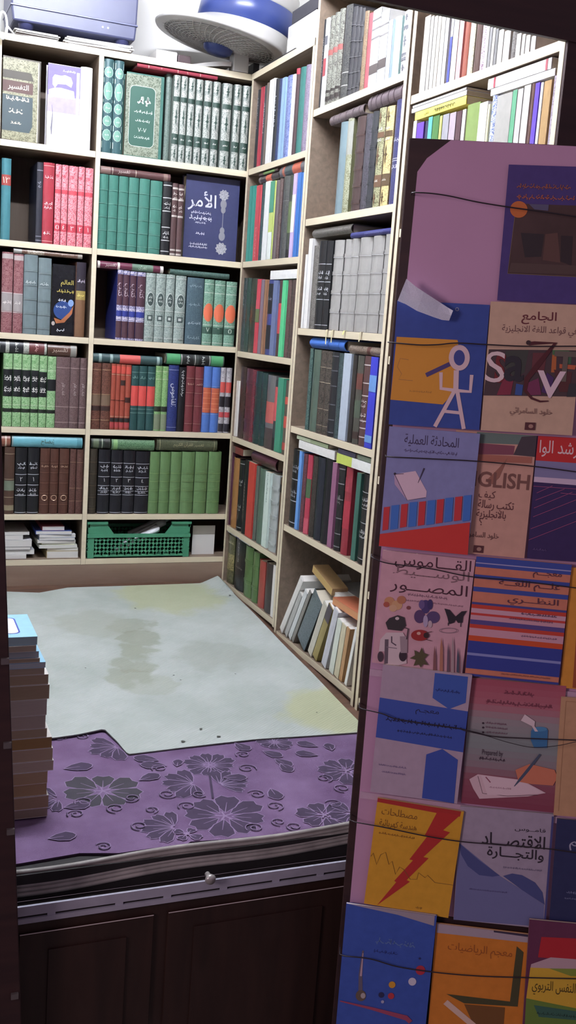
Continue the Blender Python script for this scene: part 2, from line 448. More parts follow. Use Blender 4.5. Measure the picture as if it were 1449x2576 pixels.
def lying(side, x0, x1, y0, y1, tops, ceil, place, style, cols, desc, op=None, dep=0.165, back=0.0, zmin=None):
    """a book lying on the uprights, spine to the front: photo columns x0..x1, rows y0 (top) .. y1 (bottom) at its middle"""
    op = dict(op or {}); dep = op.pop('d', dep)
    ym = (y0+y1)/2
    if side == 'back':
        y = SPB+back
        f = lambda px, py: at(px, py, 1, y)
        a = f(x0, ym)[0]; b = f(x1, ym)[0]; zt = f((x0+x1)/2, y0)[2]; zb = f((x0+x1)/2, y1)[2]
    else:
        x = SPR+back
        f = lambda px, py: at(px, py, 0, x)
        a = f(x0, ym)[1]; b = f(x1, ym)[1]; zt = f((x0+x1)/2, y0)[2]; zb = f((x0+x1)/2, y1)[2]
    lo, hi = sorted(clip_bay(place, a, b))
    under = max([z for p, q, z in tops if q > lo+0.001 and p < hi-0.001] + [zmin or -9])
    th = min(zt-zb, ceil-under-0.004) if under > -1 else zt-zb
    th = max(th, 0.0055); base = under+0.0008 if under > -1 else zb
    L = hi-lo
    # local z (height of the book) runs along the shelf, local x (thickness) points up
    if side == 'back': M = Matrix(((0, 0, 1, lo), (0, 1, 0, y), (-1, 0, 0, base+th/2), (0, 0, 0, 1)))
    else: M = Matrix(((0, 1, 0, x), (0, 0, -1, hi), (-1, 0, 0, base+th/2), (0, 0, 0, 1)))
    op.setdefault('vrot', math.pi/2)
    name = 'paperback_book' if op.get('soft') else 'hardback_book'
    spine_book(M, th-0.0006, L, dep, style, cols.split(), op, '%s, %s' % (desc, place), 'books on the ' + place, name)
    tops.append((lo, hi, base+th))
    return base+th
# ------------------------------------------------------------------ shelf levels (top surfaces) and bookcases
ZB = [1.805, 1.495, 1.192, 0.902, 0.599, 0.307, 0.150]          # back bookcase: top board, five shelves, base
Z1 = [1.805, 1.498, 1.193, 0.890, 0.593, 0.272, 0.068]          # side bookcase at the corner
Z2 = [1.93, 1.604, 1.298, 0.983, 0.690, 0.385, 0.042]           # middle side bookcase
Z3 = [1.93, 1.541, 1.235, 0.93, 0.63, 0.33, 0.042]              # outer side bookcase
TH = 0.02
BOARD = wood('#786859', '#8f7d6c', 0.55, (4, 60, 60), 'shelf_board', 0.03)
EDGE = wood('#d9cdb2', '#e6dabf', 0.5, (6, 50, 50), 'shelf_edge', 0.05)
BACKP = wood('#54463b', '#635448', 0.7, (30, 30, 3), 'back_board', 0.03)
def bookcase(label, side, a0, a1, levels, inner=(), depth=0.22, base=0.0, group='bookcases along the walls'):
    """side 'back': runs a0..a1 in x, front at YB; 'side': runs a0..a1 in y, front at XR. inner: extra uprights"""
    M = Matrix.Translation(((a0+a1)/2, YB, base)) if side == 'back' else Matrix.Translation((XR, (a0+a1)/2, base)) @ Matrix.Rotation(-math.pi/2, 4, 'Z')
    root = empty('bookcase', label, 'bookcase', M, group)
    h = (a1-a0)/2; P = 0.016
    ups = [-h, h-P] + [u-(a0+a1)/2-P/2 for u in inner]
    top = levels[0]-base
    for u in ups:
        m = MB(); m.box(u, u+P, 0, depth, 0, top, BOARD, ((0,), EDGE)); m.build('side_panel', root, bevel=0.0012)
    xs = sorted(ups)
    for k, z in enumerate(levels):
        z -= base
        if k == 0:
            m = MB(); m.box(-h, h, -0.001, depth, z-TH, z, BOARD, ((0,), EDGE))
            m.box(-h, h, 0.0, 0.001, z-TH, z, EDGE); m.build('top_board', root); continue
        for u, w in zip(xs, xs[1:]):
            m = MB(); rng = random.Random(k*7+int(u*100)); n = 14
            m.box(u+P, w, 0.002, depth-0.006, z-TH, z, BOARD, ((0,), EDGE)); m.build('shelf_board', root, bevel=0.001)
    m = MB(); m.box(-h+0.002, h-0.002, depth-0.006, depth-0.001, 0.0, top-TH, BACKP); m.build('back_board', root)
    if side == 'side':
        m = MB(); m.box(-h+P, h-P, 0.012, 0.022, 0.0, levels[-1]-base-TH, cover('#a89c8c', 0.6, 0.3, 14, 0.1)); m.build('kick_board', root)
    return root
DIV = 0.6815
bookcase('long wooden bookcase along the back wall, packed with religious volumes', 'back', 0.360, 1.262, ZB, (DIV,), base=0.1298)
bookcase('wooden bookcase on the side wall, in the corner', 'side', 2.911, 3.446, Z1, base=0.045)
bookcase('tall wooden bookcase on the side wall, between two others', 'side', 2.318, 2.908, Z2, base=0.0)
bookcase('tall wooden bookcase on the side wall, half hidden by the display board', 'side', 1.695, 2.308, Z3, base=0.0)

# ------------------------------------------------------------------ back bookcase, right bay
BR = 'back bookcase right bay'
def pl(r, b): return '%s shelf, %s' % (('top', 'second', 'third', 'fourth', 'fifth', 'bottom')[r], b)
P = pl(0, BR); C = ZB[0]-TH
T = row('back', ZB[1], C, P, [
    ([(250, 280, 144), (281, 305, 147)], 'ring', '#2c5a5e #6aa690 #d4efe2', 'dark teal volumes with rosettes', {'d': 0.2}),
    (410, 424, 186, 'gilt', '#54685f #6f8278', 'grey-green plain-backed volume beside the upright green book', {'in': 0.02}),
    ([(428.7, 446, 189), (447, 464, 192), (465.5, 483, 196), (485, 503, 200), (505.5, 525, 203), (527, 546, 206), (551, 575, 210), (579.5, 598, 213), (601, 619.5, 216)], 'orn', '#717d74 #b6bab1 #234539', 'silver-green stamped volumes'),
    (622, 638, 215, 'orn', '#717d74 #b6bab1 #234539', 'silver-green stamped volume half hidden behind the corner post'),
])
lying('back', 345, 549, 166, 181, T, C, P, 'plain', '#a02a40', 'thin red book lying on the silver-green set', {'ln': ((0.14, '#e0c0b0'), (0.5, '#e0c0b0'), (0.78, '#e0c0b0')), 'ti': ((0.3, '#e8d0c0'), (0.62, '#e8d0c0')), 'pg': '#e8e4da', 'd': 0.2}, back=-0.004)
def facebook(side, px, zs, T_, label, base, decor_fn, off=0.0, edge=None, turn=0.0, group=None, **kw):
    """a book standing cover-out: px = (left, right at the foot, top row at its middle)"""
    if side == 'back':
        zs += 0.0006; y = SPB+off; a = solve(0, (0, y, zs), px=px[0]); b = solve(0, (0, y, zs), px=px[1]); H = solve(2, ((a+b)/2, y, 0), py=px[2])-zs
        M = Matrix.Translation(((a+b)/2, y, zs)) @ Matrix.Rotation(turn, 4, 'Z')
    W = b-a
    return flat_book(M, W, H, T_, base, decor_fn(W, H), label, group, 'hardback_book', edge=edge, soft=False, **kw)
def rct(x0, x1, z0, z1): return ([(x0, z0), (x1, z0), (x1, z1), (x0, z1)], [(0, 1, 2, 3)])
def pg_(pts): return (pts, [tuple(range(len(pts)))])
def rrect(x0, x1, z0, z1, r, n=5):
    out = []
    for cx, cz, a0 in ((x1-r, z0+r, -90), (x1-r, z1-r, 0), (x0+r, z1-r, 90), (x0+r, z0+r, 180)):
        for i in range(n+1): a = math.radians(a0+90*i/n); out.append((cx+r*math.cos(a), cz+r*math.sin(a)))
    return out
RG = random.Random(3)
def d_green(W, H):
    w = foil('#dfeee4'); g = ink('#1a5a48')
    return [(rct(-W*0.5, W*0.42, 0.004, H-0.004), gilt('#56644f', '#929c86', 200)), (pg_(rrect(-W*0.40, W*0.28, H*0.13, H*0.85, 0.016)), g), (stroke2d(rrect(-W*0.40, W*0.28, H*0.13, H*0.85, 0.016), 0.0015, True), w),
            (scrawl_mark(W*0.34, 0.03, -W*0.02, H*0.68, RG), w), (scrawl_mark(W*0.5, 0.011, -W*0.02, H*0.55, RG), w), (scrawl_mark(W*0.38, 0.010, -W*0.04, H*0.44, RG), w),
            (xf(text2d('٧٠٧'), -W*0.04, H*0.33, 0.014), w), (scrawl_mark(W*0.42, 0.010, -W*0.04, H*0.24, RG), w)]
facebook('back', (311, 404, 187), ZB[1], 0.045, 'green book with stamped border standing cover-out, ' + P, '#1f6a5c', d_green, off=0.012)

P = pl(1, BR); C = ZB[1]-TH
T = row('back', ZB[2], C, P, [
    ([(243.7, 267.5, 438), (268.7, 292.5, 441), (293.8, 317.6, 444), (318.8, 343.5, 447), (345, 371, 450), (372.6, 402, 455)], 'rib', '#2f7d6c #6fb8a4', 'teal ribbed hardbacks', {'rough': 0.3}),
    (404, 426, 457, 'band', '#1b1b20 #d0d0d0', 'black hardback with silver bands'),
    ([(427, 441, 461), (442, 456, 464)], 'band', '#553a3a #c8bfb6', 'slim brown banded volumes', {'lines': (0.02, 0.08, 0.55, 0.78, 0.93), 'lw': 0.006, 'titles': (0.86, 0.68)}),
])
lying('back', 253, 430, 424, 443, T, C, P, 'panel', '#5d3838', 'maroon-brown book lying on the teal set', {'p': ((0.0, 0.14, '#87685f'), (0.9, 0.96, '#87685f')), 'vt': ((0.33, '#e0d0c8', 'تفسير', 0.014),), 'ln': ((0.17, '#d8c8b0'), (0.5, '#d8c8b0'))})
def d_navy(W, H):
    w = foil('#eef0ff'); g = ink('#8a8a94'); out = [(xf(text2d('الأمر', 0.01), -W*0.19, H*0.70, H*0.24), w), (scrawl_mark(W*0.36, 0.012, -W*0.2, H*0.56, RG), w),
        (scrawl_mark(W*0.42, 0.018, -W*0.2, H*0.495, RG), w), (scrawl_mark(W*0.2, 0.008, -W*0.2, H*0.44, RG), w), (scrawl_mark(W*0.16, 0.010, -W*0.2, H*0.31, RG), w), (scrawl_mark(W*0.32, 0.009, -W*0.22, H*0.18, RG), w), (scrawl_mark(W*0.36, 0.009, -W*0.22, H*0.145, RG), w)]
    cx = W*0.21
    for cz, r in ((H*0.80, W*0.10), (H*0.15, W*0.115)):
        out.append((pg_([(cx+(r if i % 2 == 0 else r*0.78)*math.cos(math.pi*i/10), cz+(r if i % 2 == 0 else r*0.78)*math.sin(math.pi*i/10)) for i in range(20)]), gilt('#77777f', '#b6b6bd', 400)))
    for cz, r in ((H*0.69, W*0.06), (H*0.62, W*0.045), (H*0.30, W*0.06), (H*0.37, W*0.045)): out.append((pg_(ellipse2d(cx, cz, r, r*1.3)), g))
    out.append((rct(cx-0.0012, cx+0.0012, H*0.38, H*0.62), g))
    return out
facebook('back', (459, 592, 446), ZB[2], 0.05, 'large navy book standing cover-out with silver calligraphy, ' + P, '#363b68', d_navy, off=0.035)

P = pl(2, BR); C = ZB[2]-TH
num = lambda f, h, s, sz: {'tx': ((f, h, s, sz),)}
T = row('back', ZB[3], C, P, [
    ([(290, 304.5, 679), (305, 320.5, 681), (321.5, 338, 683), (339.5, 361, 685)], 'panel', '#4a4a8c', 'blue volumes with brown title strips', {'stamp': '#c9c2dc', 'side': '#26338c', 'p': ((0.5, 0.94, '#4f2c3c'), (0.34, 0.42, '#2c3a96'), (0.03, 0.27, '#50303c')), 'vt': ((0.72, '#d8c8d0', 'كتاب', 0.02),), 'ln': ((0.45, '#e8e0f0'), (0.3, '#e8e0f0'), (0.97, '#e8e0f0'))}),
    ([(362, 386, 687), (387, 411, 689), (412, 434, 691), (436, 462, 694)], 'medal', '#6b8079 #a3b3aa #3a4e4a #d6dfd8', 'grey-green volumes with oval medallions'),
    (465, 506.5, 699, 'gilt', '#3c5560 #4b6671', 'thick slate-blue hardback', {'ti': ((0.88, '#93aab2'), (0.6, '#93aab2'), (0.32, '#b9cad0'), (0.1, '#93aab2'))}),
    ([(508, 532, 703), (534, 560, 706), (562.5, 589, 709)], 'spot', '#4d8068 #7fae94 #e8642c', 'green volumes with orange ovals', {'each': [num(0.235, '#d8e8d8', '٧', 0.016), num(0.235, '#d8e8d8', '٦', 0.016), num(0.235, '#d8e8d8', '٥', 0.016)]}),
])
lying('back', 245, 412, 659, 677, T, C, P, 'panel', '#6b2340', 'maroon book with green label lying on the blue set', {'p': ((0.0, 0.04, '#d8d0c8'), (0.3, 0.335, '#e8dccc'), (0.52, 0.84, '#5a7a62'), (0.95, 1, '#d8d0c8')), 'vt': ((0.2, '#f0e0d8', 'تفسير', 0.013), (0.68, '#d8e8d0', 'القرآن', 0.013))})
lying('back', 428, 578, 678, 692, T, C, P, 'gilt', '#2c4a44 #45665c', 'dark green book lying above the orange ovals', {})

P = pl(3, BR); C = ZB[3]-TH
T = row('back', ZB[4], C, P, [
    ([(228, 251, 913), (252, 275.5, 914)], 'panel', '#4f2a22', 'brown leather volumes', {'stamp': '#7a4a38', 'p': ((0.36, 0.52, '#7a6048'), (0.28, 0.35, '#3a2420')), 'ln': ((0.53, '#b89a70'), (0.9, '#b89a70'), (0.14, '#b89a70'))}),
    ([(275.5, 287, 915), (287.5, 298.5, 916), (299, 311, 917), (311.5, 325, 918)], 'panel', '#a8442c', 'rust-red slim volumes with dark patches', {'p': ((0.86, 0.97, '#d8432f'), (0.12, 0.18, '#2a2020'), (0.03, 0.11, '#b8383c')), 'ln': ((0.2, '#c8a080'), (0.84, '#c8a080'), (0.45, '#5a2a20')), 'each': [{}, {}, {'p': ((0.86, 0.97, '#d8432f'), (0.68, 0.76, '#3a2420'), (0.12, 0.18, '#2a2020'), (0.03, 0.11, '#b8383c'))}, {'p': ((0.86, 0.97, '#d8432f'), (0.42, 0.5, '#3a1c18'), (0.12, 0.18, '#2a2020'), (0.03, 0.11, '#b8383c'))}]}),
    ([(326, 344.5, 920), (345, 365, 921), (366, 386, 922)], 'panel', '#20504f', 'dark teal volumes with red centre', {'p': ((0.38, 0.69, '#e04038'),), 'ln': ((0.33, '#7aa098'), (0.9, '#7aa098'), (0.27, '#7aa098')), 'ti': ((0.82, '#7aa098'),)}),
    ([(386, 402.5, 921), (403, 418, 922)], 'panel', '#5f9a48', 'slim green volumes', {'stamp': '#86b86c', 'p': ((0.3, 0.38, '#20281c'), (0.02, 0.26, '#7c8a68')), 'ln': ((0.8, '#c8d8a8'), (0.92, '#c8d8a8'))}),
    (418.5, 444, 919, 'gilt', '#1e2a66 #2e3c80', 'navy hardback with white vertical title', {'vt': ((0.55, '#f0f4ff', 'القاموس', 0.022),), 'ln': ((0.06, '#a0a8d0'), (0.93, '#a0a8d0'))}),
    (445, 462, 924, 'plain', '#15151c #b0b0b0', 'black slim hardback', {'at': 0.75}),
    ([(463, 484, 921), (485, 506, 923)], 'rib', '#7a2f36 #b08878 #c8a890', 'maroon ribbed volumes', {'ribs': (0.15, 0.42, 0.62, 0.84)}),
    ([(506.5, 527, 922), (527.5, 548, 924)], 'panel', '#4477cc', 'blue volumes with orange centre', {'p': ((0.3, 0.68, '#cc5a2c'),), 'ln': ((0.36, '#e89060'), (0.44, '#e89060'), (0.52, '#e89060'), (0.6, '#e89060'), (0.28, '#88a8e0'), (0.7, '#88a8e0'))}),
    ([(548, 561, 925), (562, 576, 926)], 'panel', '#8c8890', 'red and black patched grey volumes', {'stamp': '#b8b4b8', 'p': ((0.62, 0.78, '#d8463c'), (0.4, 0.56, '#221c24'), (0.24, 0.32, '#c83c44'), (0.02, 0.14, '#2a2630'))}),
])
lying('back', 235, 409, 887, 910, T, C, P, 'panel', '#2e4f50', 'slate-teal book with red label lying on the row', {'p': ((0.38, 0.68, '#d84a40'), (0.08, 0.12, '#8aa8a4'), (0.24, 0.28, '#8aa8a4'), (0.92, 0.96, '#8aa8a4'))})
lying('back', 417, 565, 888, 915, T, C, P, 'panel', '#39413c', 'dark green-and-black-labelled book lying on the row', {'p': ((0.02, 0.25, '#2f9c58'), (0.29, 0.47, '#191c1c'), (0.56, 0.73, '#191c1c'), (0.77, 0.98, '#2f9c58')), 'ln': ((0.27, '#d8d8d0'), (0.5, '#d8d8d0'), (0.75, '#d8d8d0')), 'ti': ((0.38, '#c0c8c0'), (0.64, '#c0c8c0'))})

P = pl(4, BR); C = ZB[4]-TH
T = row('back', ZB[5], C, P, [
    (219.6, 241, 1129, 'rib', '#3a3226 #6a5c44', 'dark brown ribbed hardback'),
    ([(244, 273.5, 1131), (275.6, 304.5, 1133), (306, 335.5, 1134), (337, 371.5, 1136)], 'band', '#15161f #c9ccd6', 'black volumes with silver titles', {'lines': (0.02, 0.3, 0.36, 0.44, 0.58, 0.8), 'lw': 0.0018, 'titles': (0.74, 0.4), 'each': [num(0.53, '#f0f0f0', '١', 0.012), num(0.53, '#f0f0f0', '٢', 0.012), num(0.53, '#f0f0f0', '٣', 0.012), num(0.53, '#f0f0f0', '٤', 0.012)]}),
    ([(372.6, 397, 1137), (398, 423.5, 1137), (424.5, 451, 1137), (452, 484, 1137), (485.6, 517, 1137), (519, 550, 1137)], 'rib', '#5d8748 #89ab68', 'green ribbed hardbacks', {'rough': 0.33, 'ribs': (0.22, 0.4, 0.55, 0.68), 'each': [{'side': '#6f9048'}, {}, {}, {}, {}, {}]}),
])
lying('back', 230, 278, 1098, 1124, T, C, P, 'panel', '#2c3a30', 'short dark book lying beside the divider', {'p': ((0.1, 0.4, '#5f7050'), (0.55, 0.6, '#9aa890'), (0.7, 0.95, '#20241f'))})
lying('back', 281, 389, 1103, 1130, T, C, P, 'gilt', '#33623c #5f9060', 'green stamped book lying on the black volumes', {'p': ((0.04, 0.14, '#7ab060'),)})
lying('back', 395, 547, 1104, 1134, T, C, P, 'gilt', '#3f4630 #565c3e', 'olive book with gilt title lying on the green set', {'vt': ((0.52, '#b9b384', 'تفسير القرآن الكريم', 0.018),), 'ln': ((0.05, '#b0aa80'), (0.95, '#b0aa80'))})

# ------------------------------------------------------------------ back bookcase, left bay
BL = 'back bookcase left bay'
P = pl(0, BL); C = ZB[0]-TH
def d_olive(W, H):
    w = foil('#f4e6cc'); o = gilt('#66664c', '#a5a280', 220)
    return [(rct(-W/2, W/2-0.006, 0.004, H-0.004), o), (stroke2d([(W*0.44, 0.006), (W*0.44, H-0.006)], 0.003), foil('#e8e4c8')), (pg_([(-W*0.5, H*0.12), (W*0.22, H*0.12), (W*0.3, H*0.2), (W*0.3, H*0.55), (-W*0.5, H*0.55)]), ink('#3c4f54')),
            (rct(-W*0.5, W*0.3, H*0.585, H*0.72), ink('#5a3a34')), (pg_([(-W*0.5, H*0.745), (W*0.32, H*0.745), (W*0.24, H*0.84), (-W*0.5, H*0.84)]), ink('#4a4438')),
            (xf(text2d('التفسير', 0.012), -W*0.09, H*0.65, H*0.085), w), (scrawl_mark(W*0.6, 0.016, -W*0.1, H*0.51, RG), w), (scrawl_mark(W*0.42, 0.018, -W*0.12, H*0.36, RG), w), (scrawl_mark(W*0.3, 0.010, -W*0.12, H*0.22, RG), w)]
facebook('back', (3, 99, 147), ZB[1], 0.04, 'olive stamped book standing cover-out, ' + P, '#4a4234', d_olive, off=0.02, turn=0.10)
def d_purple(W, H):
    w = ink('#f6f4fa')
    return [(rct(-W/2, W/2, H*0.62, H*0.995), cover('#7666bc')), (rct(-W/2, W/2, H*0.42, H*0.62), cover('#a89cd4')), (rct(W*0.38, W*0.47, H*0.3, H*0.93), w), (scrawl_mark(W*0.4, 0.008, W*0.15, H*0.93, RG), w),
            (pg_([(-W*0.36, H*0.83), (-W*0.3, H*0.87), (-W*0.1, H*0.865), (W*0.02, H*0.88), (W*0.2, H*0.86), (W*0.26, H*0.8), (W*0.22, H*0.74), (W*0.05, H*0.77), (-W*0.2, H*0.76), (-W*0.28, H*0.71), (-W*0.36, H*0.75)]), w),
            (pg_([(-W*0.47, H*0.68), (-W*0.3, H*0.71), (-W*0.1, H*0.72), (W*0.3, H*0.7), (W*0.34, H*0.6), (W*0.1, H*0.6), (-W*0.3, H*0.6), (-W*0.46, H*0.58)]), w),
            (stroke2d([(-W*0.36, H*0.5), (-W*0.33, H*0.4), (-W*0.36, H*0.22), (-W*0.35, H*0.14)], [0.001, 0.002, 0.005, 0.002]), ink('#6a6878'))]
facebook('back', (116, 197, 164), ZB[1], 0.04, 'white and purple book standing cover-out, ' + P, '#d6d4dc', d_purple, off=0.012)
row('back', ZB[1], C, P, [(198, 227, 169, 'plain', '#efecea', 'thick white book beside the purple one', {'pg': '#efece6'})])

P = pl(1, BL); C = ZB[1]-TH
row('back', ZB[2], C, P, [
    (1, 25, 398, 'panel', '#2f7d88', 'teal hardback with red label', {'p': ((0.67, 0.8, '#a83c34'),), 'tx': ((0.735, '#f0dcc8', '١٣', 0.02),)}),
    (89, 104.5, 408, 'band', '#2b2c38 #8a8c98', 'dark grey hardback beside the gap', {'side': '#1d2036', 'lines': (0.03, 0.08, 0.9), 'titles': (0.75,)}),
    (105, 133, 409, 'plain', '#b0283c', 'red hardback with white labels', {'ti': ((0.82, '#f4dcdc'), (0.5, '#f4dcdc'), (0.45, '#f4dcdc'), (0.13, '#f4dcdc')), 'ln': ((0.96, '#e8b0a8'), (0.03, '#e8b0a8'))}),
    ([(135, 150, 413), (151, 167, 415), (168.5, 191, 418), (192, 208, 420), (209.5, 229.5, 423)], 'panel', '#c8344c', 'pink-red stamped volumes', {'stamp': '#f09aa4', 'p': ((0.17, 0.27, '#d03048'), (0.64, 0.69, '#d83c50')), 'each': [num(0.22, '#ffe8e8', c, 0.014) for c in '٥٤٣٢١']}),
])
P = pl(2, BL); C = ZB[2]-TH
T = row('back', ZB[3], C, P, [
    ([(2, 30, 634), (31.5, 56, 639)], 'panel', '#7a3a42', 'maroon volumes with grey-white panels', {'stamp': '#a06a6c', 'p': ((0.27, 0.5, '#a39a98'), (0.92, 0.98, '#b8aca8')), 'ti': ((0.38, '#efe8e4'),), 'ln': ((0.5, '#e0d8d4'), (0.26, '#e0d8d4'))}),
    ([(57, 91.5, 641), (93, 125.5, 649)], 'rib', '#6c7f83 #9aacae', 'grey-blue ribbed volumes', {'ti': ((0.66, '#d8e4e4'),)}),
])
lying('back', 34, 208, 621, 646, T, C, P, 'gilt', '#4f3426 #7a5a48', 'brown stamped book lying on the row', {'p': ((0.0, 0.12, '#9a9a92'), (0.2, 0.44, 'g#6b5a4a#b0a08c'), (0.93, 1, '#8c8478')), 'ti': ((0.3, '#d8ccb8'), (0.7, '#a8907c'))})
def d_planet(W, H):
    y = ink('#c8b018'); w = ink('#e0e4ec')
    return [(xf(text2d('العالم', 0.01), W*0.12, H*0.74, H*0.10), y), (scrawl_mark(W*0.7, 0.013, W*0.05, H*0.63, RG), y),
            (pg_(ellipse2d(-W*0.02, H*0.36, W*0.4, H*0.13, 26)), cover('#24488c', 0.3, 0.4, 25)), (pg_([(-W*0.4, H*0.25), (-W*0.1, H*0.22), (W*0.25, H*0.34), (W*0.42, H*0.44), (W*0.36, H*0.32), (W*0.05, H*0.19), (-W*0.3, H*0.17)]), cover('#b0622a', 0.3, 0.4, 30)),
            (pg_(ellipse2d(W*0.3, H*0.47, W*0.12, H*0.05)), ink('#7aa0d8')), (pg_(ellipse2d(-W*0.42, H*0.17, W*0.07, H*0.03)), ink('#b8a8a0')), (scrawl_mark(W*0.32, 0.010, -W*0.08, H*0.5, RG), w), (scrawl_mark(W*0.45, 0.010, -W*0.1, H*0.41, RG), w), (scrawl_mark(W*0.34, 0.012, -W*0.1, H*0.08, RG), w)]
facebook('back', (127, 188, 666), ZB[3], 0.03, 'black glossy book with a blue planet standing cover-out, ' + P, cover('#14141c', 0.2), d_planet, off=0.02, turn=0.1, edge='#14141c')
row('back', ZB[3], C, P, [(188, 212, 660, 'panel', '#2a2230', 'dark book with orange-brown streak beside the planet cover', {'side': '#8a5c44', 'p': ((0.0, 0.5, '#7a5230'), (0.5, 0.62, '#a08a30')), 'ti': ((0.75, '#e0d8e8'), (0.56, '#e8d860'))})])

P = pl(3, BL); C = ZB[3]-TH
T = row('back', ZB[4], C, P, [
    ([(5.5, 29, 889), (30, 51.5, 890), (52.5, 74.5, 892), (75.5, 94.5, 893), (95.6, 115, 895), (116, 137.5, 897)], 'panel', '#5a9c52', 'green volumes sharing one black oval title', {'stamp': '#9ccb8c', 'ln': ((0.3, '#d0e8c0'), (0.8, '#d0e8c0')), 'ti': ((0.68, '#f4f4ec'), (0.65, '#f4f4ec'), (0.53, '#f4f4ec'), (0.5, '#f4f4ec')), 'each': [{'p': ((0.2, 0.25, '#1c241c'), (0.415, 0.785, '#14181c'))}]*4 + [{'p': ((0.2, 0.25, '#1c241c'), (0.425, 0.775, '#14181c'))}, {'ti': (), 'p': ((0.2, 0.25, '#1c241c'), (0.52, 0.68, '#14181c'))}]}),
    ([(138, 172.5, 898), (173, 196.5, 900), (197, 216, 901)], 'gilt', '#5a4240 #74595a', 'mauve-brown volumes with upright titles', {'vt': ((0.55, '#d8c8c8', 'كتاب الأم', 0.014),), 'ln': ((0.3, '#b8a09c'), (0.85, '#b8a09c'), (0.08, '#b8a09c'))}),
])
lying('back', 0, 118, 853, 884, T, C, P, 'panel', '#8a8f84', 'dark and silver stamped book lying on the green set', {'stamp': '#c0c4b8', 'p': ((0.0, 0.12, '#1f2426'), (0.2, 0.5, '#20242a'), (0.62, 0.95, '#6a2c2c')), 'ti': ((0.35, '#c8ccc0'), (0.78, '#d8b0a8'))})
lying('back', 120, 194, 866, 896, T, C, P, 'gilt', '#4a2c20 #5f3c2c', 'brown book with pale title lying by the divider', {'vt': ((0.42, '#d8ccb8', 'تفسير', 0.018),), 'p': ((0.78, 0.98, '#8c8a80'),)})

P = pl(4, BL); C = ZB[4]-TH
T = row('back', ZB[5], C, P, [
    (9, 34.5, 1125, 'panel', '#543a2c', 'brown ribbed hardback with grey-green label', {'p': ((0.35, 0.5, '#6f7d68'), (0.05, 0.13, '#8c8060')), 'ln': ((0.52, '#b0a080'), (0.9, '#b0a080'), (0.25, '#b0a080'))}),
    ([(36.5, 65.5, 1127), (67.5, 96, 1127)], 'band', '#14161c #d8dce4', 'black volumes with bold silver titles', {'lines': (0.02, 0.28, 0.44, 0.6), 'lw': 0.002, 'titles': (0.76, 0.36), 'each': [num(0.53, '#f0f0f0', '٢', 0.014), num(0.53, '#f0f0f0', '١', 0.014)]}),
    ([(98, 122.5, 1128), (123, 144.5, 1129), (146, 170.5, 1129)], 'rib', '#5a3326 #8a6450 #c8a888', 'brown leather ribbed volumes', {'ribs': (0.17, 0.34, 0.5, 0.66, 0.8), 'tx': ((0.25, '#c8a080', 'O', 0.02),)}),
    ([(172, 188, 1130), (189, 207.5, 1131)], 'gilt', '#50302a #6b453c', 'slim brown stamped volumes', {'ln': ((0.2, '#9a7a60'), (0.4, '#9a7a60'), (0.8, '#9a7a60'))}),
])
lying('back', 2, 27, 1089, 1117, T, C, P, 'panel', '#8a4a34', 'short rust-brown book lying at the left end', {'p': ((0.45, 0.6, '#d0b8a0'),)})
lying('back', 30, 208, 1094, 1122, T, C, P, 'panel', '#55b4c4', 'turquoise book with grey edge lying on the row', {'p': ((0.0, 0.02, '#88a0a0'), (0.92, 0.99, '#3c98a8')), 'vt': ((0.5, '#4c5a40', 'إيضاح', 0.02),), 'side': '#8c9494'})
# ------------------------------------------------------------------ side bookcase in the corner
S1, S2, S3 = 'corner side bookcase', 'middle side bookcase', 'outer side bookcase'
SO = {'soft': True}
def so(**k): d = {'soft': True}; d.update(k); return d
P = pl(0, S1); C = Z1[0]-TH
row('side', Z1[1], C, P, [
    (634, 643, 226, 'plain', '#26242a #9a9aa0', 'thin black book at the corner end', {'at': 0.7}),
    (644.5, 651, 219, 'plain', '#c22c44', 'thin crimson book', SO),
    (651.5, 659, 215, 'plain', '#3c3c40 #c0c0c0', 'grey-black glossy book', {}),
    (659.5, 664.5, 208, 'plain', '#7a6a60', 'thin brown-grey book', SO),
    (665.5, 678, 199, 'plain', '#e9e8e6', 'wide white paperback next to the thin brown-grey one', SO),
    (679, 686, 198, 'plain', '#1f2026 #c0c4cc', 'glossy black book', {}),
    (686.5, 696.5, 198, 'gilt', '#1f2a52 #33406c', 'navy stamped book', {}),
    (697, 705, 195, 'plain', '#8fb8dc', 'light blue paperback', SO),
    (706, 722, 190, 'gilt', '#3c4f98 #8896cc', 'blue and white patterned book', {}),
    (723, 729, 187, 'plain', '#eeeeee', 'thin white book next to the blue patterned one', SO),
    (729.5, 737, 172, 'panel', '#4a3438', 'dark brown book with a crimson tip', {'p': ((0.93, 1, '#b83048'),)}),
    (738, 751, 169, 'plain', '#1f7068', 'teal cloth book', {'side': '#d8e4e0'}),
    (752, 764, 163, 'gilt', '#6a5a72 #8d7f96', 'purple-grey stamped book', {}),
    (766, 781, 153, 'gilt', '#6c6464 #b8b0b0', 'grey stamped book beside the upright', {'ln': ((0.1, '#e8e8e8'), (0.9, '#e8e8e8'))}),
])
P = pl(1, S1); C = Z1[1]-TH
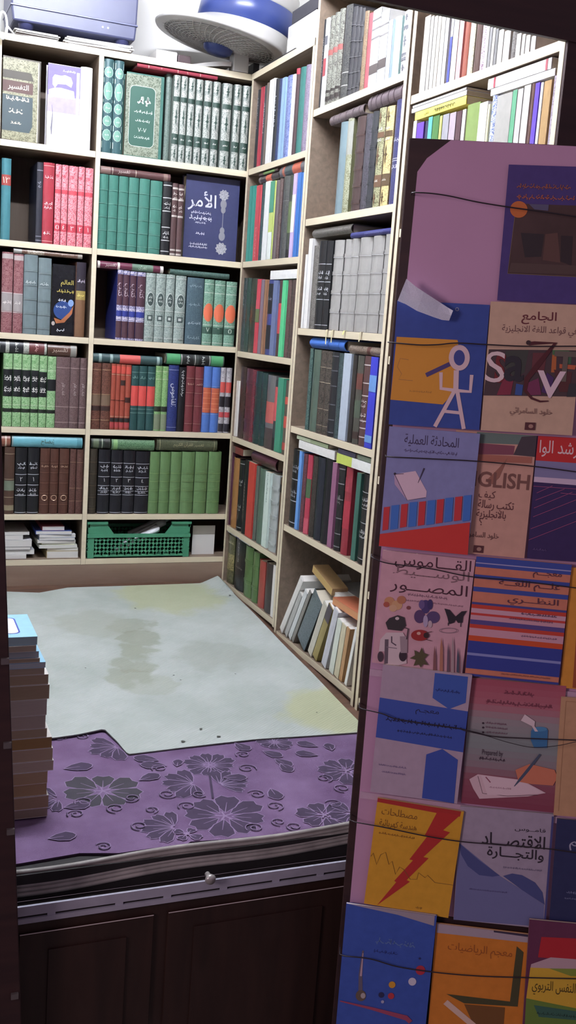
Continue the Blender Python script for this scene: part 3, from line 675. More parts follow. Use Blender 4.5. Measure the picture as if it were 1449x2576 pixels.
T = row('side', Z1[2], C, P, [
    ([(617, 623.5, 468), (624.5, 632, 467)], 'plain', '#17a08c', 'bright teal paperbacks', SO),
    (634, 644, 466, 'plain', '#d8424c #e8a8a0', 'red paperback', so(at=0.25)),
    (645, 654.5, 461, 'gilt', '#24304a #3f5a50', 'dark blue-green book', {}),
    (656, 668, 456, 'plain', '#eef4ee', 'white paperback between the dark blue and the lime ones', SO),
    (669, 679.5, 455, 'panel', '#c8dc58', 'lime and green paperback', so(p=((0.0, 0.35, '#e8f4e8'), (0.6, 1, '#3fa07c')))),
    (680, 689, 453, 'plain', '#665a5a', 'grey-brown book', {}),
    (689.5, 696, 449, 'gilt', '#463432 #6a5450', 'brown stamped book', {}),
    (697, 712, 443, 'gilt', '#3a3c3c #545654', 'thick charcoal book', {'ln': ((0.7, '#808080'),)}),
    (713, 724, 440, 'panel', '#3c4438', 'charcoal and moss-green book', {'p': ((0.3, 0.68, '#5c7040'), (0.0, 0.1, '#1f1f1f'))}),
    (725, 733.5, 436, 'panel', '#d4b8ec', 'lilac and white paperback', so(p=((0.3, 0.75, '#f4ece8'),))),
    ([(735, 744.5, 434), (745.5, 756, 433)], 'plain', '#2a78d0', 'bright blue paperbacks', SO),
])
lying('side', 651, 700, 435, 453, T, C, P, 'panel', '#4a4040', 'charcoal book with orange label lying on the row', {'p': ((0.38, 0.66, '#d85a34'), (0.05, 0.1, '#8c8080'))})
lying('side', 652, 698, 420, 436, T, C, P, 'panel', '#5a3a38', 'green-labelled brown book lying on the orange-labelled one', {'p': ((0.25, 0.85, '#6f9a48'),)})
lying('side', 703, 771, 411, 440, T, C, P, 'panel', '#6c6c70', 'grey book with orange labels lying on the charcoal book', {'p': ((0.5, 0.8, '#d0603c'), (0.12, 0.2, '#c86a50'), (0.24, 0.46, '#4c5c60'))})
P = pl(2, S1); C = Z1[2]-TH
T = row('side', Z1[3], C, P, [
    (597.5, 608, 699, 'gilt', '#1c2426 #3c4a4a', 'black-green book with pale upright title', {'vt': ((0.7, '#b8c0c8', 'المنطق', 0.012),)}),
    (608.6, 617.5, 699, 'gilt', '#1f3530 #30483e', 'very dark green book', {}),
    (618, 634.7, 700, 'rib', '#38392f #54543f', 'dark olive ribbed book', {}),
    (636, 645.7, 702, 'panel', '#e0304c', 'red book with green patch', so(p=((0.42, 0.62, '#5c7a48'), (0.6, 0.72, '#e4405c')))),
    (646.2, 654, 703, 'plain', '#8a7486', 'mauve-grey paperback', SO),
    (654.6, 660.5, 703, 'plain', '#a4704c', 'tan-brown paperback', SO),
    (661, 675, 704, 'panel', '#3c468c', 'indigo book with black bands', {'p': ((0.55, 0.95, '#1c1c24'), (0.08, 0.4, '#20202a')), 'ti': ((0.75, '#a0a0b8'),)}),
    (676, 687, 705, 'plain', '#6c7cae', 'slate-blue paperback', SO),
    (689, 697, 705, 'panel', '#4a3030', 'dark red-brown book', {'p': ((0.3, 0.7, '#c0343c'),)}),
    (698.5, 708.5, 705, 'plain', '#1fd684', 'vivid green paperback', SO),
    (709.5, 717.5, 704, 'gilt', '#4a3430 #604642', 'narrow brown book', {}),
    (718, 733, 704, 'rib', '#54403c #7a625c', 'wide brown ribbed book', {}),
])
lying('side', 680, 752, 680, 703, T, C, P, 'plain', '#f0f0ee', 'white box-like volume lying on the row', so(pg='#f4f4f0', d=0.12))
P = pl(3, S1); C = Z1[3]-TH
row('side', Z1[4], C, P, [
    (586.5, 591, 958, 'plain', '#eeeae0', 'thin white booklet at the corner end', SO),
    (592.5, 605, 922, 'gilt', '#33241f #4a3830', 'dark brown book', {}),
    (606, 622, 927, 'rib', '#5a2c34 #7c4a50', 'maroon ribbed book', {}),
    (622.5, 628.5, 930, 'gilt', '#8a2c3c #5a2430', 'thin dark red book', {}),
    ([(629.6, 644, 934), (644.6, 657.5, 938)], 'rib', '#1c3b3a #36605a', 'dark green ribbed volumes', {}),
    (658, 678, 944, 'panel', '#6b6b6c', 'grey book with faded red label', {'p': ((0.35, 0.64, '#c85c54'), (0.0, 0.28, '#4a3c3c'))}),
    (679.4, 687, 955, 'panel', '#30383a', 'black-green book with red label', {'p': ((0.42, 0.9, '#c8484c'), (0.0, 0.18, '#202020'))}),
    (688, 702, 951, 'plain', '#1f9a74', 'emerald green paperback', SO),
    (703.5, 716, 957, 'panel', '#5c5446', 'olive-brown book with red labels', {'p': ((0.68, 0.78, '#d8503c'), (0.36, 0.52, '#d04a38'), (0.06, 0.16, '#c04438'))}),
])
P = pl(4, S1); C = Z1[4]-TH
T = row('side', Z1[5], C, P, [
    (566, 574.5, 1138, 'plain', '#5a2c44', 'plum book at the corner end', {}),
    (575, 588.5, 1151, 'plain', '#a8702c', 'ochre-brown book', {'side': '#5a2c44'}),
    (590, 601, 1157, 'band', '#17171c #b0b0b0', 'black book with silver title', {'lines': (0.05, 0.95), 'titles': (0.7, 0.35)}),
    (601.8, 613.5, 1158, 'plain', '#1d1c20 #a09088', 'plain black book', {'at': 0.5}),
    (615, 630.5, 1164, 'plain', '#d63022', 'vivid red book', SO),
    (631.5, 637.5, 1172, 'plain', '#5a6458', 'thin grey-green book', {}),
    (638.6, 655, 1179, 'plain', '#55705f', 'sage green cloth book', {}),
    (656, 668, 1188, 'plain', '#d6ebe2 #8aa8a0', 'mint-white paperback', so(at=0.8)),
    (669, 686.5, 1193, 'rib', '#a9b2b0 #c8d0ce', 'pale grey ribbed book', {}),
    (689, 702, 1203, 'panel', '#54351f', 'brown worn book beside the upright', {'p': ((0.82, 0.92, '#22120c'),), 'side': '#6a4426'}),
])
lying('side', 574, 610, 1131, 1148, T, C, P, 'panel', '#8c4038', 'rust-red loose-leaf book lying at the corner end', so(p=((0.0, 0.3, '#6a5a50'),), d=0.12))
lying('side', 631, 693, 1140, 1182, T, C, P, 'plain', '#5c2a38', 'thick maroon book lying with its page ends showing', {'round': 1.6, 'pg': '#9c8870'})
P = pl(5, S1); C = Z1[5]-TH
T = row('side', Z1[6], C, P, [
    (554, 581, 1346, 'gilt', '#34381f #6c6a40', 'olive book with gilt ornament frame', {'p': ((0.28, 0.62, 'g#3c3a20#a89c5c'),), 'ti': ((0.85, '#d8d0a8'),)}),
    (583.5, 606, 1358, 'plain', '#191b1e #b8b8b4', 'black book with silver script', {'at': 0.75, 'ti': ((0.45, '#989890'),)}),
    ([(607, 625.5, 1374), (627, 640.5, 1388)], 'rib', '#4d7434 #6d9450', 'moss green books', {'ribs': (0.3, 0.7)}),
    (642.5, 657, 1410, 'plain', '#a8382c', 'brick red book', {}),
    (658.5, 676, 1417, 'plain', '#34282a', 'dark brown book next to the brick red one', {}),
    (679, 690, 1424, 'plain', '#e4e0da', 'ragged white booklet beside the upright', so(pg='#f0ece4')),
])
lying('side', 570, 632, 1322, 1340, T, C, P, 'panel', '#d8dce4', 'white booklet with blue stripe lying on the row', so(p=((0.38, 0.52, '#3038a0'),), d=0.12))

# ------------------------------------------------------------------ middle side bookcase
P = pl(0, S2); C = Z2[0]-TH
row('side', Z2[1], C, P, [
    (798.5, 804.5, 49, 'plain', '#222226 #a0a0a0', 'black book next to the upright', {}),
    (805, 811.5, 45, 'panel', '#f0efee', 'white book with a red stripe', so(p=((0.35, 0.55, '#b04048'), (0.7, 0.8, '#606068')))),
    ([(812, 823.5, 40), (824, 834.5, 31), (835, 847, 22)], 'gilt', '#3a322e #86887a', 'brown and green gilt-stamped volumes', {'p': ((0.05, 0.1, '#2c2420'), (0.14, 0.17, '#2c2420'), (0.56, 0.62, '#9a4a44')), 'rough': 0.25}),
    (849, 866, 13, 'gilt', '#24242a #50504c', 'thick black glossy book', {'ln': ((0.28, '#e0e0e0'), (0.14, '#e0e0e0')), 'rough': 0.2}),
    ([(869, 879.5, 17), (880, 889.5, 19), (890, 899, 21)], 'rib', '#37363a #6a686c', 'charcoal ribbed volumes', {'rough': 0.25}),
    (900, 909.5, 28, 'gilt', '#6c5238 #8c7452', 'tan-brown stamped book', {}),
    (910, 923, 33, 'plain', '#b84a54', 'rose-red book', {}),
    (924, 945, 22, 'panel', '#c8c8c6', 'thick pale grey box volume with dark bands', {'p': ((0.16, 0.28, '#5a504c'), (0.62, 0.64, '#8a8684'), (0.74, 0.76, '#8a8684'), (0.86, 0.88, '#8a8684')), 'round': 0.1}),
    (945.5, 965.5, 26, 'panel', '#cfcfd0', 'pale grey box volume beside the pale blue book', {'p': ((0.2, 0.33, '#5a504c'), (0.66, 0.68, '#8a8684'), (0.8, 0.82, '#8a8684')), 'round': 0.1}),
    (966.5, 977, 50, 'plain', '#c4cee4', 'pale blue paperback', SO),
    (978, 994.5, 42, 'plain', '#a9d3cf', 'pale teal cloth book', {}),
    (1000, 1025, 26, 'orn', '#8c8c92 #f0f0f4 #6a6a72', 'white and silver ornate volume', {}),
])
P = pl(1, S2); C = Z2[1]-TH
T = row('side', Z2[2], C, P, [
    (836, 853, 307, 'plain', '#6f8890', 'grey-blue cloth book', {}),
    (854, 868, 298, 'gilt', '#6b6c42 #a4a888', 'olive gilt book with white top', {'p': ((0.62, 0.97, '#9a9c90'),)}),
    (876, 897.5, 293, 'rib', '#47312f #6c5048', 'thick brown ribbed book', {}),
    (899, 914, 287, 'gilt', '#2c2830 #4c4854', 'black-violet stamped book', {}),
    (915, 928.5, 280, 'rib', '#2b2d33 #4c5058', 'charcoal ribbed book', {}),
    (930, 948, 271, 'orn', '#5c5c38 #a8a878 #6c4a2c', 'green-gold ornate volume', {}),
    (949, 969, 267, 'orn', '#7c5f28 #e0c878 #5c4420', 'bright gold ornate volume', {'thr': 0.42}),
    (971, 992.5, 250, 'gilt', '#2b2c60 #3c3e78', 'navy book with silver bands', {'ln': ((0.42, '#c8c8d8'), (0.44, '#c8c8d8')), 'ti': ((0.62, '#c8c8d8'), (0.36, '#d8d8e8'))}),
])
lying('side', 830, 912, 276, 300, T, C, P, 'rib', '#6f6064 #8c7c80', 'grey-mauve ribbed book lying over the grey-blue one', {'ribs': (0.12, 0.3, 0.5, 0.7, 0.88)})
lying('side', 927, 1019, 222, 262, T, C, P, 'rib', '#6a5a60 #86767c', 'mauve-brown ribbed book lying over the gold volumes', {'ribs': (0.08, 0.22, 0.36, 0.55, 0.7, 0.9)})
P = pl(2, S2); C = Z2[2]-TH
T = row('side', Z2[3], C, P, [
    (755.5, 761, 640, 'plain', '#f2f1ee', 'bright white thin booklet leaning by the upright', SO),
    (762, 771, 600, 'plain', '#efeeea', 'taller white sheaf by the upright', SO),
    (772, 784, 618, 'gilt', '#55514c #77736c', 'grey stamped book', {}),
    ([(785, 801.5, 606), (803, 817, 606)], 'band', '#16171c #c8ccd4', 'black volumes with silver script', {'lines': (0.05, 0.34, 0.54, 0.74), 'lw': 0.0018, 'titles': (0.64, 0.46)}),
    ([(819, 842, 604), (847, 863, 602), (864, 879.5, 600), (880.5, 911, 597), (912, 940, 593), (943, 966.5, 589)], 'rib', '#a19f9a #d8d8d8', 'grey leather ribbed volumes', {'ribs': (0.22, 0.43, 0.64, 0.83), 'rough': 0.3, 'round': 1.5, 'side': '#5c5a58'}),
])
lying('side', 785, 881, 581, 604, T, C, P, 'gilt', '#57524c #75706a', 'grey-brown book lying on the black volumes', {'round': 1.3})
lying('side', 882, 986, 577, 592, T, C, P, 'plain', '#34367c #6c70b0', 'navy book lying on the grey leather set', {'vt': ((0.4, '#8c90cc', 'الجامع', 0.01),)})
P = pl(3, S2); C = Z2[3]-TH
T = row('side', Z2[4], C, P, [
    (763.5, 770.5, 876, 'gilt', '#24403c #4c7068', 'green-black stamped book next to the upright', {}),
    (771.6, 788, 879, 'plain', '#4d6354', 'grey-green cloth book', {}),
    ([(789, 802, 881), (803, 816, 883)], 'gilt', '#211d1b #564c42', 'black gilt-lined volumes', {'ln': ((0.1, '#a89880'), (0.3, '#a89880'), (0.62, '#c8b898'), (0.8, '#a89880')), 'rough': 0.25}),
    (816.6, 832, 885, 'band', '#191a22 #6c6e78', 'black ribbed book', {'titles': ()}),
    (833, 848, 888, 'gilt', '#1f3034 #3c5456', 'black-teal stamped book', {}),
    (849, 867.5, 889, 'plain', '#b6c6d8', 'pale blue-white book', SO),
    (869, 878, 893, 'plain', '#2c2622', 'very dark brown thin book', {}),
    (879, 893.5, 894, 'panel', '#4c4a40', 'brown-green striped book', {'p': ((0.62, 0.8, '#70382c'), (0.3, 0.5, '#4c5c48'), (0.06, 0.14, '#3c2420'))}),
    (895, 912.5, 895, 'band', '#5c3838 #d8ccc8', 'maroon book with silver bands', {'lines': (0.1, 0.2, 0.28, 0.56, 0.7, 0.9), 'titles': (0.5, 0.34)}),
    (915, 932.5, 898, 'panel', '#3038d8', 'vivid blue paperback with light blue labels', so(p=((0.62, 0.8, '#5c9ce8'), (0.06, 0.14, '#5c9ce8')))),
    (934, 942, 902, 'panel', '#6c4c3c', 'brown and orange book', {'p': ((0.1, 0.6, '#a8542c'),)}),
])
lying('side', 779, 866, 846, 876, T, C, P, 'plain', '#2f78e0', 'bright blue round-backed book lying on the row', {'round': 1.6, 'side': '#2f6cd0', 'ln': ((0.55, '#1f4c9c'), (0.85, '#1f4c9c'))})
lying('side', 877, 956, 872, 894, T, C, P, 'gilt', '#5a4a40 #8c7868', 'brown stamped book lying on the row', {'p': ((0.6, 0.7, '#5c3028'),)})
P = pl(4, S2); C = Z2[4]-TH
T = row('side', Z2[5], C, P, [
    (720.5, 739, 1131, 'band', '#16161c #b8bcc8', 'black book with silver titles next to the upright', {'lines': (0.06, 0.34, 0.62), 'titles': (0.78, 0.46)}),
    (739.5, 746.5, 1135, 'plain', '#5ca4f4', 'sky blue thin paperback', SO),
    (748, 756, 1141, 'gilt', '#4c2c34 #703c48', 'dark maroon thin book', {}),
    (757.5, 768, 1144, 'panel', '#c02c4c', 'crimson book with green patch', {'p': ((0.46, 0.7, '#40643c'), (0.0, 0.2, '#d04c64'))}),
    (771, 781, 1147, 'gilt', '#2c2622 #443c34', 'dark brown stamped book', {}),
    (782, 798.5, 1150, 'plain', '#1c2130', 'dark navy book', {}),
    (799.5, 816, 1153, 'plain', '#17151f', 'black-violet thick book', {}),
    (821, 832, 1164, 'plain', '#9c5c84', 'mauve-pink paperback', SO),
    (833, 847.5, 1168, 'band', '#17171b #8c8c90', 'black ribbed book beside the mauve one', {'titles': (0.62,)}),
    (850, 866, 1175, 'panel', '#9c2034', 'deep red book', {'p': ((0.3, 0.62, '#b8203c'), (0.72, 0.88, '#a82c40'))}),
    (880.6, 891, 1190, 'plain', '#2c6a5a', 'dark teal paperback', SO),
    (892, 914.5, 1193, 'band', '#17171b #c8c8cc', 'black thick book with silver bands', {'lines': (0.06, 0.3, 0.46, 0.62, 0.8), 'lw': 0.0018, 'titles': (0.72, 0.36)}),
])
z = lying('side', 750, 842, 1128, 1150, T, C, P, 'plain', '#ecebe6', 'long white paperback lying on the row', so(d=0.14))
lying('side', 746, 826, 1103, 1122, T, C, P, 'panel', '#a4b888', 'pale green paperback lying on the long white one', so(p=((0.0, 0.45, '#c4d4ac'),), d=0.13))
lying('side', 846, 934, 1150, 1176, T, C, P, 'panel', '#eef0ea', 'white paperback with yellow-green end lying on the row', so(p=((0.0, 0.46, '#c8dc20'),), d=0.15))
lying('side', 850, 894, 1135, 1152, T, C, P, 'plain', '#4a4460', 'purple-grey paperback lying over the yellow-ended one', so(d=0.12))
lying('side', 898, 936, 1154, 1170, T, C, P, 'plain', '#7c8c74', 'grey-green paperback lying beside the purple-grey one', so(d=0.12))

# leaning pile on the bottom shelf of the middle side bookcase
P = 'bottom shelf, middle side bookcase'; GRP = 'books on the ' + P
def leaner(bx0, bx1, tx, ty, style, cols, desc, op=None, D=0.16, name='paperback_book', back=0.0, ang_max=1.0, floor_y=0.0):
    """foot in photo columns bx0..bx1, top corner near (tx, ty): leans towards the street"""
    op = dict(op or {}); op.setdefault('soft', True); x = SPR+back; zs = Z2[6]+0.0008
    a = solve(1, (x, 0, zs), px=bx0); b = solve(1, (x, 0, zs), px=bx1); q = at(tx, ty, 0, x)
    dy, dz = a-q[1], q[2]-zs; ang = min(math.atan2(dy, dz), ang_max); H = math.hypot(dy, dz); b = max(b, floor_y+0.0005); t = max(0.006, (a-b)*math.cos(ang))
    M = M_side(b, zs, x) @ Matrix.Rotation(ang, 4, 'Y') @ Matrix.Translation((-t/2, 0, 0))
    spine_book(M, t-0.0008, H, D, style, cols.split(), op, '%s, %s' % (desc, P), GRP, name)
    return b + t/math.cos(ang) + 0.0006, ang, H
W = dict(pg='#f2efe8')
LEAN = []
LEAN.append((700, 709, 752, 1457, 'plain', '#e9e6e0', 'tall white sheaf leaning farthest back', W))
LEAN.append((713, 721, 751, 1497, 'plain', '#b8b8b4', 'grey spiral notebook leaning', W))
LEAN.append((722, 730, 768, 1497, 'plain', '#d8dcdc', 'pale blue-white notebook leaning', W))
LEAN.append((731, 737, 776, 1489, 'plain', '#8c8880', 'grey-brown notebook leaning', W))
LEAN.append((739, 764, 785, 1512, 'gilt', '#42525a #62727a', 'slate-grey hardback leaning', {'soft': False, 'side': '#24282c', 'pg': '#e4dcc8', 'round': 0.2}))
LEAN.append((771, 782, 812, 1522, 'plain', '#cfc8b4', 'cream paperback leaning against the slate one', W))
LEAN.append((783, 795, 824, 1526, 'panel', '#a08c38', 'olive-yellow paperback leaning', dict(W, p=((0.72, 1, '#4a3c48'),))))
LEAN.append((806, 818, 841, 1537, 'plain', '#cfcfd8', 'lavender-white paperback leaning', W))
LEAN.append((826, 837, 853, 1564, 'plain', '#dce4d4', 'pale green-white paperback leaning', W))
LEAN.append((839, 850, 862, 1572, 'plain', '#d8cca4', 'cream worn paperback leaning', W))
LEAN.append((851, 859, 872, 1578, 'plain', '#c08c4c', 'tan-spined paperback leaning', W))
LEAN.append((865, 871, 893, 1580, 'plain', '#efeee8', 'thin white booklet leaning by the outer upright', W))
nxt = None          # from the outer upright inwards: each one rests against the one before it
for e in LEAN[::-1]:
    ang_max = 1.0
    if nxt: g, an, Hn = nxt; 
    x = SPR; zs = Z2[6]+0.0008
    a_ = solve(1, (x, 0, zs), px=e[0]); b_ = solve(1, (x, 0, zs), px=e[1])
    if nxt: ang_max = math.atan2(max(0.0, (b_-g)) + Hn*math.sin(an), Hn*math.cos(an)) - 0.006
    nxt = leaner(*e, ang_max=ang_max, floor_y=(nxt[0] if nxt else 0))
def slab(c, u, w, L, W_, T_, base, label, nm='paperback_book', cat='book', group=None, **k):
    """flat volume: centre of its lower face c, long direction u, width direction w"""
    u = Vector(u).normalized(); n = u.cross(Vector(w)).normalized(); w = n.cross(u).normalized()
    if n.z < 0: n = -n; w = n.cross(u)
    M = Matrix(((u.x, -n.x, w.x, 0), (u.y, -n.y, w.y, 0), (u.z, -n.z, w.z, 0), (0, 0, 0, 1)))
    M.translation = Vector(c) + n*T_ - w*W_/2
    return flat_book(M, L, W_, T_, base, k.pop('decor', []), label, group, nm, cat=cat, **k)
def perch(p0, p1, dx, W_, T_, col, lab, pgc, lift=0.0):
    A, B = Vector(at(*p0, 0, XR+dx)), Vector(at(*p1, 0, XR+dx))
    slab((A+B)/2 + Vector((W_/2, 0, lift)), B-A, (1, 0, 0), (B-A).length, W_, T_, col, '%s, %s' % (lab, P), group=GRP, pg=pgc)
perch((783, 1462), (831, 1524), 0.035, 0.05, 0.022, '#c29a5c', 'tan book lying slantwise on the leaning pile', '#d8b878', 0.030)
perch((836, 1519), (900, 1562), 0.015, 0.13, 0.020, '#c8683c', 'orange book lying on the leaning pile', '#e0a070')
perch((834, 1500), (880, 1530), 0.045, 0.12, 0.014, '#e6e4e0', 'white pad lying above the orange book', '#f0eee8', 0.004)
perch((842, 1480), (902, 1520), 0.085, 0.09, 0.013, '#9a9a98', 'grey pad lying above the white pad', '#c8c8c4', 0.004)

# ------------------------------------------------------------------ outer side bookcase
P = pl(0, S3); C = Z3[0]-TH
wh = lambda x0, x1, d, h='#cdcac3', **k: (x0, x1, k.pop('top', 40), 'plain', h, d, so(**k))
row('side', Z3[1], C, P, [
    wh(1053, 1067, 'wide white paperback farthest in'), wh(1068, 1076, 'greyish white booklet second from inner end', '#b8b2aa'), wh(1077, 1086, 'white paperback third from inner end'),
    wh(1087, 1095, 'cream paperback with brown patch', '#d8ccb8'), wh(1096, 1106, 'white paperback fifth from inner end', '#d6d3cc'), wh(1107, 1116, 'grey-white booklet sixth from inner end', '#c8c6c4'),
    (1122, 1128, 42, 'panel', '#e4e2f0', 'white booklet with indigo lower spine', so(p=((0.0, 0.7, '#4650b8'),))),
    wh(1129, 1142, 'broad white paperback beside the indigo-spined booklet', '#d2cfc8'),
    (1143.5, 1155, 46, 'plain', '#d8a0a0', 'pinkish paperback', SO), (1156, 1168, 52, 'plain', '#a0503c', 'brick-red book', {}),
    (1169, 1182, 56, 'gilt', '#c0bc9c #e4e0c8', 'cream stamped book', {}), (1183.5, 1201, 58, 'plain', '#5c4038', 'dark brown thick book', {}),
    (1202, 1212, 62, 'gilt', '#9a7a94 #e8dce8', 'white and purple mottled book', {}),
    wh(1214, 1222, 'white booklet beside the purple mottled book', top=66), wh(1223, 1230, 'grey booklet beside it', '#8c8c8c', top=68), wh(1231, 1238, 'white booklet between two grey ones', top=70),
    wh(1239, 1246, 'mid-grey booklet near the broad white pair', '#7c7c7c', top=72), ([(1247, 1260, 74), (1261.5, 1278, 76)], 'plain', '#cbc8c1', 'broad white paperbacks', SO),
    (1279.5, 1293, 80, 'gilt', '#6a6662 #8c8884', 'grey speckled book', {}), wh(1294.5, 1306, 'white booklet after the grey speckled one', top=84),
    wh(1309, 1317, 'white booklet third from outer end', '#dddcd8', top=86), wh(1319, 1330, 'white booklet second from outer end', '#d0cdc6', top=88), wh(1333, 1345, 'grey-white booklet at the outer end', '#c8c6c2', top=90),
], dep=0.16)
P = pl(1, S3); C = Z3[1]-TH
BASEZ = Z3[2]+0.0006
def r3(x0, x1, top, style, cols, desc, op=None):
    # photo columns measured at row 345, where the display board cuts the row off
    x = SPR; f = lambda px: at(px, 345, 0, x)[1]
    a, b = clip_bay(P, f(x0), f(x1)); c = (a+b)/2; H = min(solve(2, (x, c, 0), py=top)-BASEZ, C-BASEZ-0.004)
    op = dict(op or {})
    spine_book(M_side(c, BASEZ, x), max(a-b-0.0007, 0.004), H, 0.16, style, cols.split(), op, '%s, %s' % (desc, P), 'books on the ' + P, 'paperback_book' if op.get('soft') else 'hardback_book')
    return (min(a, b), max(a, b), BASEZ+H)
T = [r3(*e) for e in [
    (1037, 1045, 304, 'plain', '#e8e4e0', 'white booklet next to the double upright', SO), (1046, 1063.5, 308, 'plain', '#6c3cb8', 'purple paperback', SO), (1064.5, 1073, 304, 'plain', '#2c2c54', 'navy thin book', {}),
    (1074, 1084, 294, 'plain', '#3cb0a8', 'turquoise paperback', SO), (1085, 1101, 291, 'plain', '#3c7c2c', 'grass green paperback', SO), (1102, 1108, 291, 'plain', '#c8d048', 'yellow-green thin paperback', SO),
    (1109.5, 1125, 287, 'plain', '#9c9ca4', 'grey paperback', SO), (1126.5, 1142, 283, 'plain', '#b0a0ac', 'mauve-grey paperback', SO), (1143.5, 1156, 279, 'plain', '#54343c', 'brown-plum paperback', SO), (1157.5, 1166, 275, 'plain', '#ecece8', 'white thin paperback', SO),
    (1167.5, 1198, 260, 'plain', '#7c9a3c', 'thick olive-green book', {'round': 0.3}), (1199, 1219, 257, 'plain', '#f2f1ee', 'white thick paperback', SO), (1220, 1225, 262, 'plain', '#e4e0a0', 'pale yellow booklet', SO),
    (1226, 1239, 240, 'gilt', '#4c70c8 #d8e4f4', 'blue and white paperback', {}), (1240, 1277, 236, 'plain', '#a8a8a0', 'very thick grey book', {'round': 0.2}), (1279, 1290, 226, 'panel', '#e8ece8', 'white book with green spine', so(p=((0.3, 1.0, '#4ca878'),))),
    (1291, 1304, 223, 'plain', '#c0c0bc', 'light grey paperback', SO), (1306, 1322, 214, 'plain', '#d2cfc8', 'white paperback between grey and brown', SO), (1323, 1332, 209, 'plain', '#6c4840', 'brown thin book', {}),
    (1333, 1344, 208, 'plain', '#6440d0', 'violet glossy paperback', so(rough=0.2)), (1346.5, 1353, 207, 'plain', '#e8e8e4', 'white thin booklet near the outer upright', SO), (1355, 1373, 202, 'plain', '#b8904c', 'tan paperback', SO), (1375, 1387, 190, 'gilt', '#8c7c90 #b4a8b8', 'purple-grey glossy book', {}),
]]
lying('side', 1046, 1171, 259, 280, T, C, P, 'plain', '#ecdc10 #3c3810', 'bright yellow paperback lying on the row', so(d=0.13, vt=((0.25, '#3c3810', 'دليل', 0.01),)))
lying('side', 1038, 1172, 244, 256, T, C, P, 'plain', '#eceae6', 'white magazine pile volume lying on the yellow paperback', so(d=0.14))
lying('side', 1042, 1173, 213, 232, T, C, P, 'plain', '#f4f3f0', 'white glossy volume lying uppermost above the yellow one', so(d=0.13))
lying('side', 1238, 1394, 188, 206, T, C, P, 'plain', '#f0f0ee', 'white flat volume lying over the grey and violet books', so(d=0.14))
lying('side', 1232, 1386, 152, 180, T, C, P, 'panel', '#f1efee', 'large white volume with red bands lying uppermost', so(d=0.16, p=((0.1, 0.13, '#b84858'), (0.92, 0.95, '#c05866'))))
# ------------------------------------------------------------------ room shell
def zfl(y): return 0.0 if y < 2.18 else (y-2.18)*0.047
def simple(name, x0, x1, y0, y1, z0, z1, mat, bevel=0, M=None):
    m = MB(); m.box(x0, x1, y0, y1, z0, z1, mat, None, M); return m.build(name, None, bevel=bevel)
PAINT = cover('#dcdad4', 0.8, 0.06, 6, 0.05); CONC = cover('#5c554e', 0.9, 0.25, 8, 0.2)
struct(simple('wall_back', -0.3, 1.75, 3.72, 3.82, -0.6, 2.45, PAINT))
struct(simple('wall_right', 1.43, 1.53, 1.64, 3.72, -0.6, 2.45, PAINT))
struct(simple('wall_left', -0.3, -0.2, 1.75, 3.72, -0.6, 2.45, PAINT))
struct(simple('ceiling', -0.3, 1.75, 1.62, 3.82, 2.4, 2.5, PAINT))
m = MB(); FLM = wood('#4a352b', '#6a4c3c', 0.6, (8, 40, 8), 'floor_boards'); BLK0 = cover('#171012', 0.7, 0.3, 30, 0.1)
m.face([(-0.2, 1.70, 0), (1.43, 1.70, 0), (1.43, 1.76, 0), (-0.2, 1.76, 0)], BLK0)
for ya, yb in ((1.76, 2.18), (2.18, 3.72)):
    m.face([(-0.2, ya, zfl(ya)), (1.43, ya, zfl(ya)), (1.43, yb, zfl(yb)), (-0.2, yb, zfl(yb))], FLM)
m.face([(-0.2, 1.70, -0.05), (1.43, 1.70, -0.05), (1.43, 1.70, 0), (-0.2, 1.70, 0)], BLK0)
struct(m.build('floor'))
m = MB(); DK = wood('#291915', '#38241e', 0.5, (30, 30, 4), 'dark_stained_wood', 0.08)
m.box(-3, 3, -2, 1.68, -0.6, -0.55, CONC); struct(m.build('ground'))
def shelfz(px, py, y): return at(px, py, 1, y)
# brown plinth under the back bookcase
struct(simple('baseboard_back', 0.2, 1.26, 3.452, 3.66, 0.0, 0.1295, wood('#786052', '#9a8474', 0.45, (2, 25, 12), 'plinth_board', 0.1)))
# shop front: platform riser, sliding track, lintel, jamb, door leaf
YF = 1.66
riser = MB(); riser.box(-0.2, 1.2, YF, 1.70, -0.55, -0.052, DK)
def fp(x, y): return at(x, y, 1, YF)
for (xa, ya), (xb, yb) in (((48, 2349), (385, 2295)), ((422, 2290), (868, 2224))):
    a, b = fp(xa, ya), fp(xb, yb); zc = (a[2]+b[2])/2
    riser.box(a[0], b[0], YF-0.006, YF, -0.5, zc, DK); riser.box(a[0], b[0], YF-0.0068, YF-0.006, zc-0.0016, zc, cover('#e0d4d0', 0.4))
    riser.box(a[0]+0.05, b[0]-0.05, YF-0.010, YF-0.006, -0.46, zc-0.035, DK)
o = struct(riser.build('wall_front', None, bevel=0.0015))
RAIL = cover('#a8a8ba', 0.35, 0.2, 30, 0.05)
za = fp(455, 2243)[2]; m = MB()
zr = lambda px, py: at(px, py, 1, YF-0.004)[2]
z1, z2, z3, z4 = zr(470, 2223), zr(470, 2245), zr(470, 2251), zr(470, 2262)
BLK = cover('#171012', 0.7, 0.3, 30, 0.1)
m.box(-0.2, 1.15, YF-0.005, YF, z2, z1, RAIL); m.box(-0.2, 1.15, YF-0.007, YF, z4, z3, RAIL); m.box(-0.2, 1.15, YF-0.002, YF, z3, z2, BLK)
m.box(-0.2, 1.15, YF, YF+0.04, -0.0515, -0.0505, BLK)
for px in (130, 300, 420, 560, 690, 800):
    q = fp(px, 2240); m.box(q[0]-0.007, q[0]+0.007, YF-0.005, YF-0.001, z3, z2, RAIL)
o = m.build('trim_1'); struct(o, 'grey metal sliding track along the platform edge')
